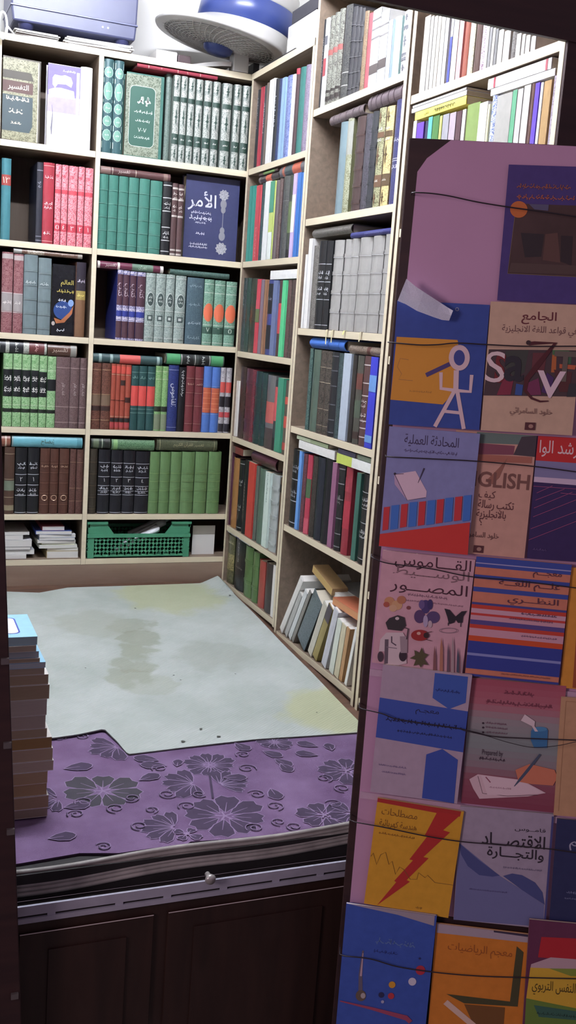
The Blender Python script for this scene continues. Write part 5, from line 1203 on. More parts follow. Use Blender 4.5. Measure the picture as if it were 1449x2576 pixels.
m.mesh([p for r_ in ringp for p in r_], [(k*56+i, k*56+(i+1) % 56, (k+1)*56+(i+1) % 56, (k+1)*56+i) for k in range(5) for i in range(56)], WHP); m.build('shroud', fan, smooth=True)
OF = Matrix.Translation((0.075, 0, 0))
m = MB(); m.lathe([(0.158, 0.078), (0.163, 0.081), (0.161, 0.15), (0.156, 0.156)], BL_, 56, OF); m.build('blue_band', fan, smooth=True)
m = MB(); m.lathe([(0.156, 0.156), (0.159, 0.16), (0.155, 0.21), (0.14, 0.225), (0, 0.225)], WHP, 56, OF); m.build('front_ring', fan, smooth=True)
m = MB(); n0 = MF.inverted() @ Vector((at(600, 150, 1, 3.5))); 
inv = MF.inverted()
def wpt(x, y, z): return tuple(inv @ Vector((x, y, z)))
qx = at(603, 150, 1, 3.47)[0]
vs = [wpt(qx+dx, 3.47+dy, zz) for zz in (zt+0.001, cF[2]+0.012) for dx, dy in ((-.027, -.02), (.027, -.02), (.027, .03), (-.027, .03))]
m.mesh(vs, [(0, 1, 5, 4), (1, 2, 6, 5), (2, 3, 7, 6), (3, 0, 4, 7), (3, 2, 1, 0), (4, 5, 6, 7)], WHP); m.build('neck', fan, bevel=0.004)
m = MB(); qa, qb = at(482, 152, 1, 3.455)[0], at(634, 176, 1, 3.455)[0]
arc = [(qa+(qb-qa)*t, zt+0.001+0.030*math.sin(math.pi*min(1, t*1.25)*0.5)) for t in (0, .1, .2, .35, .5, .65)]
vs = []
for X_, Z_ in arc:
    for dy in (0, .09): vs += [wpt(X_, 3.455+dy, Z_), wpt(X_, 3.455+dy, max(zt+0.0008, Z_-0.014))]
fs = []
for i in range(len(arc)-1):
    b_ = i*4; fs += [(b_, b_+4, b_+6, b_+2), (b_+1, b_+3, b_+7, b_+5), (b_, b_+1, b_+5, b_+4), (b_+2, b_+6, b_+7, b_+3)]
fs += [(0, 2, 3, 1), (len(vs)-4, len(vs)-3, len(vs)-1, len(vs)-2)]
m.mesh(vs, fs, WHP); m.build('foot_stand', fan, smooth=False)
# small things around the fan
def block(nm, lab, cat, px0, px1, py0, py1, y, dep, mat, side='back', grp=None, z=None, bevel=0.002):
    if side == 'back': a, b = at(px0, py1, 1, y), at(px1, py1, 1, y); h = at(px0, py0, 1, y)[2]-at(px0, py1, 1, y)[2]; zz = zt+0.0006 if z is None else z; o = simple(nm, a[0], b[0], y, y+dep, zz, zz+h, mat, bevel)
    else: a, b = at(px0, py1, 0, y), at(px1, py1, 0, y); h = at(px0, py0, 0, y)[2]-at(px0, py1, 0, y)[2]; zz = zt+0.0006 if z is None else z; o = simple(nm, y, y+dep, b[1], a[1], zz, zz+h, mat, bevel)
    tag(o, lab, cat, grp); return zz+h
block('small_carton', 'small white carton on the bookcase top left of the fan stand', 'carton', 393, 446, 118, 142, 3.455, 0.1, PP)
block('small_carton', 'dark red-grey carton on the bookcase top beside the small white one', 'carton', 448, 480, 132, 152, 3.456, 0.1, cover('#4a3438'))
block('power_adapter', 'black power adapter at the corner of the bookcase top', 'adapter', 637, 652, 146, 178, 3.46, 0.08, cover('#17151a', 0.4))
g_ = 'bundles on the corner bookcase top'
z_ = block('paper_bundle', 'large white wrapped bundle on the corner bookcase top', 'bundle', 722, 792, 66, 114, XR+0.02, 0.16, PP, 'side', g_)
z_ = block('paper_bundle', 'grey-white bundle lying on the large white one', 'bundle', 725, 793, 40, 74, XR+0.03, 0.15, cover('#c8c6c2', 0.6, 0.15, 14, 0.3), 'side', g_, z_+0.0006)
z_ = block('paper_bundle', 'dark bundle lying uppermost on the corner bookcase top', 'bundle', 735, 800, 6, 38, XR+0.03, 0.15, cover('#3a3840', 0.6), 'side', g_, z_+0.0006)
block('black_strap', 'thin black strap lying along the corner bookcase top edge', 'strap', 660, 742, 118, 124, XR+0.004, 0.014, cover('#242228'), 'side')
# yellow ribbon markers that hang over the shelf edge
for i, (px, y0, y1, h) in enumerate(((822, 826, 866, '#d8cc98'), (836, 826, 862, '#d8cc98'), (865, 826, 842, '#d8dc68'), (906, 836, 860, '#c8bc90'))):
    a, b = at(px, y0, 0, XR-0.0035), at(px-3, y1, 0, XR-0.006); m = MB(); r_ = cover(h, 0.6); z9 = Z2[3]
    pts = [(XR+0.006, a[1], z9+0.0012), (XR-0.002, a[1], z9+0.001), (XR-0.004, a[1], z9-0.006), (XR-0.006, b[1], b[2])]
    for p, q in zip(pts, pts[1:]): m.face([(p[0], p[1]+0.003, p[2]), (p[0], p[1]-0.003, p[2]), (q[0], q[1]-0.003, q[2]), (q[0], q[1]+0.003, q[2])], r_)
    o = m.build('ribbon_marker'); md = o.modifiers.new('cloth', 'SOLIDIFY'); md.thickness = 0.0006
    tag(o, '%s ribbon marker from the wall corner, hanging below the grey leather volumes' % ('first', 'second', 'third short yellow', 'fourth')[i], 'ribbon', 'ribbon markers below the grey leather set')
DESAT = 0.05
# ------------------------------------------------------------------ display board with paperbacks
ANG = math.radians(29.7)
U = Vector((math.cos(ANG), -math.sin(ANG), 0)); NB_ = Vector((-math.sin(ANG), -math.cos(ANG), 0)); Zv = Vector((0, 0, 1))
PB = Vector(EYE + ray(945, 1288)*1.75)
MBD = Matrix(((U.x, -NB_.x, 0, PB.x), (U.y, -NB_.y, 0, PB.y), (0, 0, 1, 0), (0, 0, 0, 1)))
def onplane(px, py, M):
    """local (x, z) of the point of M's local plane y = 0 seen at a photo pixel"""
    n = Vector((M[0][1], M[1][1], M[2][1])); o = M.translation; d = Vector(ray(px, py)); e = Vector(EYE)
    p = e + d*((o-e).dot(n)/d.dot(n)); q = M.inverted() @ p
    return q.x, q.z
MB0 = MBD
zB = onplane(1100, 349, MB0)[1]; uL = (onplane(1035, 350, MB0)[0]+onplane(945, 1288, MB0)[0]+onplane(858, 2400, MB0)[0])/3 - 0.003
board = empty('display_board', 'upright dark wooden display board covered with lilac paper and hung with paperbacks', 'display board', MBD)
m = MB(); m.box(uL, 0.62, 0.0015, 0.02, -0.549, zB, MAR); m.build('panel', board, bevel=0.002)
sheet = [onplane(x, y, MB0) for x, y in ((1050, 432), (1074, 398), (1135, 352))] 
m = MB(); LIL = cover('#c598ba', 0.75, 0.06, 9, 0.08)
bl = [onplane(x, y, MB0) for x, y in ((880, 2270), (905, 1985), (930, 1690), (985, 1100), (1024, 700))]
m.prism([bl[0], (0.6, bl[0][1]), (0.6, zB-0.002)] + sheet[::-1] + [bl[4], bl[3], bl[2], bl[1]], 0.0003, 0.0014, LIL); m.build('backing_sheet', board)
for y in (1690, 1998):
    a = onplane(930 if y < 1800 else 906, y, MB0); m = MB(); m.box(a[0], 0.6, -0.003, 0.0, a[1]-0.006, a[1]+0.006, cover('#c8a8c0', 0.7)); m.build('ledge', board)
BG = 'paperbacks wired to the display board'
def P4(c, off):
    """frame of a cover whose four corners (TL, TR, BR, BL) are seen at the given pixels, off metres in front of the board"""
    M0 = MBD @ Matrix.Translation((0, -off, 0))
    p = [Vector(onplane(x, y, M0)) for x, y in c]
    w = ((p[1]-p[0])+(p[2]-p[3]))/2; h = ((p[0]-p[3])+(p[1]-p[2]))/2
    an = (math.atan2(w.y, w.x) + math.atan2(-h.x, h.y))/2; W, H = w.length, h.length
    c0 = sum(p, Vector((0, 0)))/4
    M = M0 @ Matrix.Translation((c0.x, 0, c0.y)) @ Matrix.Rotation(-an, 4, 'Y') @ Matrix.Translation((0, 0, -H/2))
    return M, W, H
class Cov:
    def __init__(s, c, off, base): s.M, s.W, s.H = P4(c, off); s.off = off; s.base = base; s.d = []
    def L(s, x, y):
        q = onplane(x, y, s.M); return (max(-s.W/2, min(s.W/2, q[0])), max(0.0, min(s.H, q[1])))
    def raw(s, x, y): return onplane(x, y, s.M)
    def poly(s, pts, h, mat=None): s.d.append((pg_([s.L(*p) for p in pts]), mat or ink(h))); return s
    def line(s, pts, w, h, closed=False):
        k = s.px(*pts[0]); ww = [x*k for x in w] if isinstance(w, list) else w*k
        s.d.append((stroke2d([s.L(*p) for p in pts], ww, closed), ink(h))); return s
    def px(s, x, y): a, b = s.raw(x, y), s.raw(x+10, y); return math.hypot(a[0]-b[0], a[1]-b[1])/10
    def ell(s, x, y, rx, ry, h, n=22): return s.poly(ellipse2d(x, y, rx, ry, n), h)
    def ring(s, x, y, rx, ry, w, h): return s.line(ellipse2d(x, y, rx, ry, 26), w, h, True)
    def text(s, t, x0, y0, x1, y1, h, bold=0.0, rot=0.0):
        """fills the box (x0, y0) .. (x1, y1)"""
        T = text2d(t, bold); a, b, c, d = s.raw(x0, (y0+y1)/2), s.raw(x1, (y0+y1)/2), s.raw((x0+x1)/2, y0), s.raw((x0+x1)/2, y1)
        w = math.hypot(a[0]-b[0], a[1]-b[1]); hh = math.hypot(c[0]-d[0], c[1]-d[1]); m_ = s.raw((x0+x1)/2, (y0+y1)/2)
        q = xf(T, m_[0], m_[1], w/T[2], hh, rot); q = ([(max(-s.W/2, min(s.W/2, x)), z) for x, z in q[0]], q[1])
        s.d.append((q, ink(h))); return s
    def scr(s, x0, x1, y, hpx, h, seed=0):
        a, b = s.raw(x0, y), s.raw(x1, y); k = s.px(x0, y); m_ = ((a[0]+b[0])/2, (a[1]+b[1])/2)
        q = xf(scrawl2d(abs(b[0]-a[0]), hpx*k, random.Random(seed+int(x0+y))), m_[0], m_[1], 1)
        s.d.append(((([(max(-s.W/2, min(s.W/2, x)), z) for x, z in q[0]]), q[1]), ink(h))); return s
    def band(s, f0, f1, h, mat=None): s.d.append((rct(-s.W/2, s.W/2, s.H*(1-f1), s.H*(1-f0)), mat or ink(h))); return s
    def done(s, label, T=0.009, **k): T = {0.007: 0.0034, 0.012: 0.0043}.get(s.off, 0.005); return flat_book(s.M, s.W, s.H, T, s.base, s.d, label, BG, 'paperback_book', **k)
F = lambda q, x0, y0, s: [(x0+x*s, y0+y*s) for x, y in q]
# row one
c = Cov([(1004, 757), (1233, 766), (1205, 1079), (973, 1070)], 0.012, '#3450a4')
f = lambda q: F(q, 940, 740, .3513)
c.poly(f([(165, 305), (600, 328), (606, 350), (600, 470), (575, 600), (590, 690), (495, 790), (118, 755)]), '#e09a20')
c.line(f([(250, 470), (190, 460), (170, 520), (200, 570), (180, 610), (280, 620)]), 1.2, '#a87440').scr(1030, 1085, 985, 6, '#b88030')
c.line(f([(375, 580), (545, 500)]), 11, '#50407c')
c.line(f([(592, 545), (588, 690)]), 13, '#e4c8cc').line(f([(482, 560), (482, 675), (590, 690), (692, 698), (702, 578)]), 9, '#e4c8cc').line(f([(580, 690), (438, 948)]), 10, '#e4c8cc').line(f([(598, 690), (645, 965)]), 10, '#e4c8cc').line(f([(505, 838), (618, 850)]), 8, '#e4c8cc')
c.ring(*f([(613, 455)])[0], 20, 26, 13, '#e4c8cc').ell(*f([(613, 455)])[0], 14, 19.5, '#3c4a98').ring(1150, 778, 4, 4, 2, '#8890b0')
c.done('blue and yellow paperback with a white letter figure, under the tape', 0.010)
c = Cov([(1236, 759), (1468, 767), (1441, 1097), (1208, 1081)], 0.012, '#d2b296')
c.text('الجامع', 1312, 784, 1400, 817, '#6a2630', 0.012).text('في قواعد اللغة الانجليزية', 1262, 820, 1452, 846, '#7a5450', 0.006)
c.poly(f([(825, 395), (1449, 402), (1500, 402), (1480, 735), (785, 725)]), '#4c3a3e')
for q, h in (([(945, 405), (1110, 400), (1080, 560), (1010, 600), (940, 520)], '#40443e'), ([(1280, 410), (1310, 410), (1305, 560), (1270, 560)], '#c06a30'), ([(1390, 410), (1420, 410), (1412, 500), (1382, 500)], '#3a6a48'), ([(1280, 400), (1400, 405), (1400, 440), (1280, 435)], '#4c7a4c'), ([(1330, 500), (1449, 510), (1440, 540), (1330, 530)], '#c8643a'), ([(1140, 420), (1240, 420), (1220, 560), (1130, 560)], '#6a3238'), ([(1290, 540), (1420, 560), (1400, 700), (1330, 700)], '#5a2c2c'), ([(930, 600), (1000, 620), (980, 720), (880, 722)], '#8a2c44'), ([(1020, 640), (1070, 650), (1060, 725), (1010, 720)], '#3458a0'), ([(1090, 640), (1180, 600), (1200, 720), (1100, 725)], '#7c3058'), ([(1400, 640), (1449, 640), (1449, 735), (1380, 735)], '#36383c'), ([(1240, 560), (1290, 600), (1260, 720), (1200, 700)], '#4c2c68')): c.poly(f(q), h)
c.text('S', 1245, 888, 1272, 963, '#7a2428', 0.03).text('S', 1221, 884, 1271, 962, '#ead4d4').text('a', 1268, 895, 1318, 960, '#2c2a34', 0.02).text('T', 1392, 884, 1449, 960, '#6c6258', 0.02)
c.line(f([(1110, 355), (1150, 350), (1300, 350), (1180, 500), (1095, 610), (1085, 690), (1130, 745), (1190, 768), (1250, 765)]), [9, 9, 10, 14, 13, 8, 6, 5, 3], '#541a22').ell(1329, 862, 6, 6, '#3c2428').text('V', 1349, 933, 1421, 1001, '#e8d0d8', 0.02)
c.text('خلود السامرائي', 1282, 1026, 1388, 1048, '#7c5850').poly([(1321, 1062), (1347, 1063), (1345, 1082), (1319, 1081)], '#5a2c30').ell(1335, 1072, 6, 5, '#b08878')
c.done('cream paperback with big letters S, Z and V on its cover', 0.010)
# wide purple picture at the top
c = Cov([(1283, 415), (1540, 421), (1508, 768), (1248, 755)], 0.007, '#4a3a80')
g = lambda q: F(q, 1200, 400, .17184)
c.poly([(1299, 512), (1530, 520), (1515, 700), (1277, 688)], None, cover('#4a3432', 0.7, 0.55, 14, 0.1)).line([(1299, 512), (1277, 688), (1515, 700)], 1.0, '#8c7a50')
for q, h in (([(640, 1080), (980, 1100), (940, 1430), (700, 1440)], '#2c2226'), ([(1000, 1100), (1180, 1080), (1220, 1520), (960, 1480)], '#5e4038'), ([(1230, 1120), (1400, 1130), (1380, 1560), (1220, 1500)], '#2e2024'), ([(500, 1520), (1449, 1560), (1449, 1690), (460, 1660)], '#54403a'), ([(760, 660), (1050, 670), (1040, 760), (840, 740)], '#5a5878')): c.poly(g(q), h)
c.ell(1305, 527, 22, 21, '#d0702c').scr(1300, 1440, 470, 14, '#a05a48').scr(1300, 1445, 497, 14, '#b4604c', 3)
c.done('wide purple picture book with a dark scene and orange disc, topmost on the board', 0.004)
# row two
f = lambda q: F(q, 940, 1060, .3513)
c = Cov([(1150, 1081), (1351, 1097), (1319, 1402.5), (1118, 1389)], 0.007, '#d4a490')
c.poly(f([(740, 75), (1175, 100), (1160, 170), (740, 155)]), '#6a8078').poly(f([(1060, 110), (1175, 100), (1160, 255), (1000, 240)]), '#4a4048').poly(f([(740, 155), (1010, 175), (1000, 240), (740, 235)]), '#8a4a5c').poly(f([(740, 235), (1135, 255), (1130, 300), (740, 285)]), '#b4705c').poly(f([(960, 260), (900, 400), (850, 450), (800, 430), (900, 330)]), '#a06a58')
c.text('ENGLISH', 1140, 1187, 1332, 1226, '#80564c', 0.02).text('كيف', 1204, 1234, 1246, 1257, '#6a3c3c').text('تكتب رسالة', 1202, 1259, 1292, 1286, '#6a3c3c', 0.006).text('بالانجليزية', 1198, 1283, 1272, 1308, '#6a3c3c', 0.006).text('؟', 1205, 1303, 1214, 1321, '#6a3c3c').text('خلود السامرائي', 1160, 1337, 1254, 1359, '#6a4440').poly([(1192, 1371), (1217, 1373), (1215, 1391), (1190, 1389)], '#5a2c30').ell(1205, 1381, 6, 5, '#b08878')
c.done('pinkish paperback lettered ENGLISH, between the pale blue and navy ones', 0.008)
c = Cov([(978.6, 1074), (1203, 1090), (1181, 1401), (954, 1369)], 0.018, '#8a90c4')
c.text('المحادثة العملية', 1017, 1096, 1154, 1127, '#3c3058').scr(1016, 1150, 1137, 10, '#5c5480')
c.poly(f([(148, 380), (240, 565), (220, 540), (150, 450)]), '#c4a8c8').poly(f([(150, 378), (300, 355), (380, 500), (375, 545), (240, 568)]), '#e4c8d8').line(f([(150, 378), (240, 565), (372, 545)]), 1.4, '#504060').line(f([(150, 378), (215, 375)]), 1.5, '#504060').ell(*f([(152, 375)])[0], 3, 3, '#302838').line(f([(362, 335), (345, 375), (318, 440)]), [4, 3, 1], '#3c3450')
R, B = '#d0343c', '#3c78d0'
for x0, x1, y0, y1, h in ((65, 110, 615, 782, R), (120, 178, 602, 775, B), (190, 240, 594, 762, R), (250, 308, 580, 757, B), (318, 368, 576, 748, R), (378, 438, 567, 742, B), (446, 498, 560, 732, R), (506, 565, 549, 722, B), (576, 630, 541, 714, R), (638, 695, 531, 716, B)): c.poly(f([(x0-3, y1), (x0+8, y0), (x1+6, y0-6), (x1-6, y1-8)]), h)
c.poly(f([(45, 805), (690, 722), (685, 990), (35, 890)]), '#d8342c').done('pale blue paperback with a notepad and striped fence', 0.011)
c = Cov([(1354.5, 1097), (1560, 1108), (1532, 1420), (1324, 1404)], 0.007, '#3a2860')
c.poly([(1354, 1096), (1560, 1106), (1552, 1172), (1346, 1158)], '#d02828').text('مرشد الوا', 1357, 1110, 1472, 1152, '#f0d8d8', 0.004)
c.poly([(1346, 1158), (1552, 1172), (1545, 1215), (1343, 1200)], '#8a88b4').poly([(1343, 1199), (1545, 1213), (1543, 1228), (1341, 1212)], '#d8c4dc')
for x0, y0, x1, y1 in ((1350, 1240, 1390, 1222), (1347, 1258, 1420, 1230), (1343, 1278, 1440, 1238), (1341, 1300, 1452, 1256), (1335, 1330, 1452, 1286), (1330, 1358, 1452, 1310), (1330, 1222, 1452, 1230), (1410, 1240, 1452, 1244)): c.line([(x0, y0), (x1, y1)], 1.6, '#a05080')
c.scr(1340, 1375, 1382, 7, '#6c5890').done('navy paperback with a red top band at the edge of the board', 0.008)
# row three
f = lambda q: F(q, 900, 1380, .3789)
c = Cov([(968, 1386), (1194, 1407), (1165, 1693), (930, 1667)], 0.012, '#d8a8b4')
c.text('القـــاموس', 993, 1401, 1185, 1437, '#4a2434').text('الوســـيط', 988, 1429, 1181, 1460, '#8a6870').text('المصـــور', 981, 1464, 1176, 1499, '#4a2434').scr(1025, 1128, 1500, 8, '#8a6478').scr(1015, 1165, 1517, 5, '#9c7484')
for x, y, r, h in ((210, 350, 34, '#d09468'), (260, 375, 36, '#d8a878'), (290, 340, 30, '#c07c58'), (235, 395, 26, '#dcb088'), (190, 370, 20, '#b85a48'), (337, 392, 14, '#8a4a4c')): c.ell(*f([(x, y)])[0], r*.379, r*.34, h)
for x, y, rx, ry, h in ((450, 385, 30, 45, '#4c3c78'), (410, 450, 36, 44, '#5c4070'), (500, 455, 44, 40, '#5c4878'), (425, 370, 20, 30, '#6c5890'), (480, 370, 18, 34, '#40346c'), (450, 480, 16, 40, '#b8a8c8'), (480, 500, 14, 24, '#c8b0b8')): c.ell(*f([(x, y)])[0], rx*.379, ry*.379, h)
c.poly(f([(648, 450), (610, 405), (575, 396), (595, 455), (605, 500), (640, 490), (650, 470), (665, 492), (695, 490), (700, 450), (724, 412), (690, 415)]), '#2c2430').line(f([(600, 490), (600, 510)]), 2, '#2c2430').line(f([(685, 490), (682, 518)]), 2, '#2c2430')
c.poly(f([(185, 490), (210, 460), (265, 440), (310, 455), (320, 510), (290, 545), (200, 535)]), '#3a3438').ell(*f([(262, 462)])[0], 5, 4, '#d8c8c8')
c.poly(f([(190, 555), (300, 555), (325, 600), (320, 690), (325, 760), (270, 772), (180, 765), (185, 680), (140, 680), (150, 600)]), '#dcc8cc').poly(f([(180, 600), (205, 600), (200, 760), (176, 765)]), '#6a5c68').ell(*f([(300, 710)])[0], 10, 14, '#3c2c38').ell(*f([(150, 715)])[0], 7, 13, '#4c3c48').poly(f([(280, 580), (330, 580), (328, 690), (285, 690)]), '#a8949c').line(f([(225, 580), (225, 620), (255, 640)]), 3, '#5c4c5c').line(f([(300, 520), (335, 530), (325, 600)]), 3, '#4c3c44').line(f([(190, 650), (260, 660)]), 2, '#8c7c88')
c.ell(*f([(412, 573)])[0], 22, 14, '#a82c2c').ell(*f([(455, 573)])[0], 7, 7, '#3c2428').ell(*f([(405, 560)])[0], 5, 4, '#e0b0a0').line(f([(450, 600), (490, 610)]), 1.5, '#5c3c3c').line(f([(455, 555), (492, 548)]), 1.5, '#5c3c3c')
c.poly(f([(425, 652), (438, 690), (468, 700), (440, 730), (468, 770), (430, 765), (420, 788), (405, 765), (370, 775), (385, 735), (345, 725), (380, 705), (375, 670), (408, 690)]), '#5a5236')
for x, y0, h, w in ((510, 640, '#8c5c5c', 20), (555, 585, '#b87c64', 22), (600, 620, '#6c5868', 16), (630, 575, '#b0989c', 18), (665, 650, '#4c5468', 18), (690, 700, '#a08c94', 10)): c.poly(f([(x, y0), (x+w*.45, y0+70), (x+w*.4, 822), (x-w*.6, 815), (x-w*.35, y0+65)]), h)
c.ring(*f([(600, 540)])[0], 22, 6, 1.5, '#8c7480')
c.done('pink-white picture dictionary with butterfly, ladybird and leaf on its cover', 0.011)
c = Cov([(1195.5, 1397), (1434, 1422), (1408, 1726), (1173, 1695)], 0.012, '#d88468')
yy = lambda y: (y-48)/787
for y0, y1, h in ((48, 115, '#3a50a8'), (86, 93, '#a8a4d0'), (165, 190, '#3a50a8'), (245, 275, '#3a50a8'), (345, 360, '#484890'), (360, 385, '#d0402c'), (385, 415, '#d8a8b8'), (415, 430, '#d04038'), (430, 460, '#d4a0b0'), (460, 490, '#5a4a90'), (490, 515, '#d0402c'), (515, 565, '#d8a0b0'), (565, 600, '#d8501c'), (600, 785, '#32409c'), (680, 697, '#8c94d0'), (820, 836, '#3a4498')): c.band(max(0, yy(y0)), min(1, yy(y1)), h)
c.text('معجـــم', 1340, 1440, 1412, 1456, '#5c3048').text('علـــم اللغـــة', 1254, 1461, 1408, 1486, '#5c3048').text('النظـــري', 1276, 1503, 1404, 1526, '#5c3048').scr(1310, 1400, 1547, 8, '#6c4868').scr(1280, 1390, 1560, 6, '#7c5878').scr(1310, 1400, 1603, 6, '#7c5878').scr(1260, 1385, 1700, 5, '#8a5048')
c.done('orange, red and blue striped dictionary', 0.010)
c = Cov([(1433, 1424), (1640, 1446), (1615, 1750), (1414, 1728)], 0.007, '#e0982c')
c.poly([(1462, 1430), (1640, 1446), (1620, 1750), (1440, 1730)], '#a8542c').done('orange-yellow book at the edge of the board beside the striped dictionary', 0.009)
# row four
f = lambda q: F(q, 880, 1660, .3927)
c = Cov([(962.5, 1672), (1180, 1697), (1157, 2029), (933, 1986)], 0.018, '#b8a4b8')
c.poly(f([(545, 83), (757, 108), (742, 275), (635, 315), (530, 243)]), '#3c60b8').poly(f([(190, 240), (772, 332), (748, 595), (165, 495)]), '#3c58b4').poly(f([(592, 570), (692, 640), (665, 935), (462, 885), (490, 605)]), '#3a54b0')
c.text('معجـم', 1045, 1786, 1104, 1800, '#1c1c40').scr(970, 1150, 1819, 14, '#1c2050').scr(998, 1140, 1846, 8, '#202858').scr(1095, 1160, 1738, 9, '#2c3c80').scr(952, 1022, 1927, 6, '#8878a0').scr(960, 1022, 1944, 6, '#8878a0')
c.done('grey and blue dictionary with pentagon shapes', 0.010)
c = Cov([(1186, 1703), (1424, 1727), (1394, 2042), (1159, 2020)], 0.007, '#a49a9c')
n = 20
ramp = ((0, (176, 84, 104)), (0.2, (184, 110, 124)), (0.3, (160, 148, 152)), (0.5, (140, 152, 152)), (0.68, (150, 130, 138)), (0.8, (150, 84, 100)), (1, (140, 62, 84)))
for i in range(n):
    t = (i+0.5)/n; k = max(j for j in range(len(ramp)-1) if ramp[j][0] <= t); u = (t-ramp[k][0])/(ramp[k+1][0]-ramp[k][0]); r_ = [int(a+(b-a)*u) for a, b in zip(ramp[k][1], ramp[k+1][1])]
    c.band(i/n, (i+1)/n, '#%02x%02x%02x' % tuple(r_))
c.scr(1268, 1345, 1744, 13, '#8a4458').scr(1222, 1390, 1770, 13, '#8a4458', 2)
for y in (1818, 1829, 1841): c.ell(1215, y, 2.5, 2.5, '#3c2c38').scr(1221, 1275, y+1, 6, '#7c5468', y)
c.text('Prepared by', 1212, 1886, 1264, 1903, '#4a3848').scr(1205, 1270, 1908, 9, '#4a3848')
c.poly(f([(1160, 450), (1195, 428), (1268, 445), (1262, 560), (1180, 560), (1158, 510)]), '#3c7cb0').ell(*f([(1215, 440)])[0], 19, 6, '#4c90c0').poly(f([(1120, 345), (1185, 390), (1182, 420), (1205, 455), (1185, 455), (1165, 420), (1095, 385)]), '#e4d0d4')
c.poly(f([(765, 760), (820, 728), (1100, 765), (1255, 848), (1140, 870), (830, 885), (790, 820)]), '#e0c0c8').line(f([(820, 740), (850, 850), (1010, 868), (1200, 860)]), 1.3, '#4c3440').poly(f([(840, 735), (1090, 765), (1240, 848), (1000, 862), (880, 860)]), '#e8ccd4').line(f([(870, 745), (900, 780)]), 3, '#a05a70').scr(1230, 1285, 1980, 6, '#b08898')
c.poly(f([(1060, 700), (1150, 662), (1310, 700), (1340, 750), (1300, 800), (1160, 790), (1080, 775)]), '#d88060').line(f([(1218, 600), (1140, 700), (1090, 760), (1052, 805)]), [5, 8, 7, 1.5], '#4c5870')
c.done('pink and grey paperback with inkpot and writing hand', 0.010)
c = Cov([(1412, 1752), (1610, 1768), (1590, 2066), (1393, 2051)], 0.012, '#c89c74')
c.line([(1424, 1764), (1405, 2040)], 1.2, '#a87c58').line([(1424, 1764), (1600, 1778)], 1.2, '#a87c58').done('plain kraft-brown book at the edge of the board', 0.010)
# row five
f = lambda q: F(q, 850, 1980, .4134)
c = Cov([(947, 2005), (1158, 2043), (1135, 2317), (920, 2267)], 0.012, '#e0a41c')
c.poly(f([(235, 58), (750, 148), (742, 180), (605, 158), (232, 88)]), '#b82c28').poly(f([(605, 150), (742, 172), (640, 262), (682, 275), (520, 425), (552, 432), (418, 565), (438, 575), (238, 718), (355, 578), (343, 570), (457, 445), (435, 440), (542, 302), (526, 298)]), '#c02c28')
c.text('مصطلحات', 960, 2037, 1050, 2055, '#8a5a18').text('هندسة كهربائية', 954, 2066, 1048, 2087, '#8a5a18').scr(952, 1043, 2101, 7, '#98681c')
c.line(f([(200, 420), (215, 400), (235, 470), (260, 410), (290, 395), (310, 470), (330, 450), (350, 530), (375, 485), (400, 500), (440, 560), (480, 560), (490, 520), (530, 550), (545, 535), (590, 580), (700, 595)]), 1.3, '#8a6424').scr(1045, 1062, 2283, 8, '#a87c24')
c.done('yellow paperback with a red lightning bolt', 0.010)
c = Cov([(1162, 2028), (1398, 2049), (1368, 2331), (1137, 2318)], 0.007, '#aca0b4')
c.poly(f([(738, 338), (985, 540), (1120, 625), (1255, 715), (1250, 850), (690, 825)]), '#7478a8').poly(f([(735, 338), (860, 445), (985, 538), (940, 545), (860, 535), (790, 480), (750, 410)]), '#4c548c').poly(f([(1005, 540), (1060, 525), (1120, 535), (1200, 580), (1245, 640), (1258, 715), (1120, 625)]), '#4c548c').poly(f([(1302, 178), (1328, 180), (1275, 860), (1250, 860)]), '#4a4c88')
c.text('قامــوس', 1295, 2082, 1372, 2094, '#2c2430').text('الاقتصـــاد', 1212, 2098, 1371, 2130, '#2c2430', 0.008).text('والتجـــارة', 1225, 2133, 1367, 2165, '#2c2430', 0.008).scr(1265, 1362, 2185, 6, '#7c7490').scr(1180, 1275, 2240, 5, '#605c90')
c.done('lilac-grey and blue dictionary with a wave across it', 0.010)
c = Cov([(1403, 2058), (1600, 2078), (1575, 2380), (1377, 2362)], 0.007, '#2f3560')
c.text('تعلم', 1432, 2108, 1500, 2142, '#b0b0c8', 0.01).scr(1425, 1449, 2245, 8, '#8088b0').scr(1420, 1449, 2260, 6, '#8088b0').done('dark blue paperback at the edge of the board beside the lilac-grey dictionary', 0.008)
# row six
f = lambda q: F(q, 830, 2250, .4272)
c = Cov([(873, 2272), (1095, 2305), (1067, 2655), (840, 2620)], 0.018, '#3c5cb8')
c.poly(f([(100, 45), (618, 118), (612, 185), (400, 120)]), '#a89ca8').scr(945, 1045, 2372, 20, '#5878b8').scr(940, 1000, 2395, 10, '#2c3c88')
c.line(f([(195, 330), (180, 470), (180, 590)]), [4, 9, 11], '#6c6478').line(f([(195, 345), (182, 480)]), [2, 5], '#c8a8b8').ell(*f([(182, 595)])[0], 13, 14, '#6c5c50').ell(*f([(195, 595)])[0], 6, 7, '#b8b0b0')
for x, y, r, h in ((533, 445, 12, '#c03048'), (485, 512, 10, '#d8d4e4'), (366, 530, 8.5, '#e0a020'), (302, 590, 7, '#2c2c5c'), (360, 596, 8, '#c83848'), (310, 630, 4, '#b0b0d0'), (528, 375, 2.5, '#2c3068')): c.ell(*f([(x, y)])[0], r, r, h)
c.line(f([(60, 625), (250, 670), (450, 725), (475, 750)]), [3, 8, 14, 12], '#a84868').done('bright blue paperback with thermometer and coloured dots', 0.010)
c = Cov([(1099, 2323), (1334, 2352), (1310, 2690), (1069, 2655)], 0.012, '#dc8420')
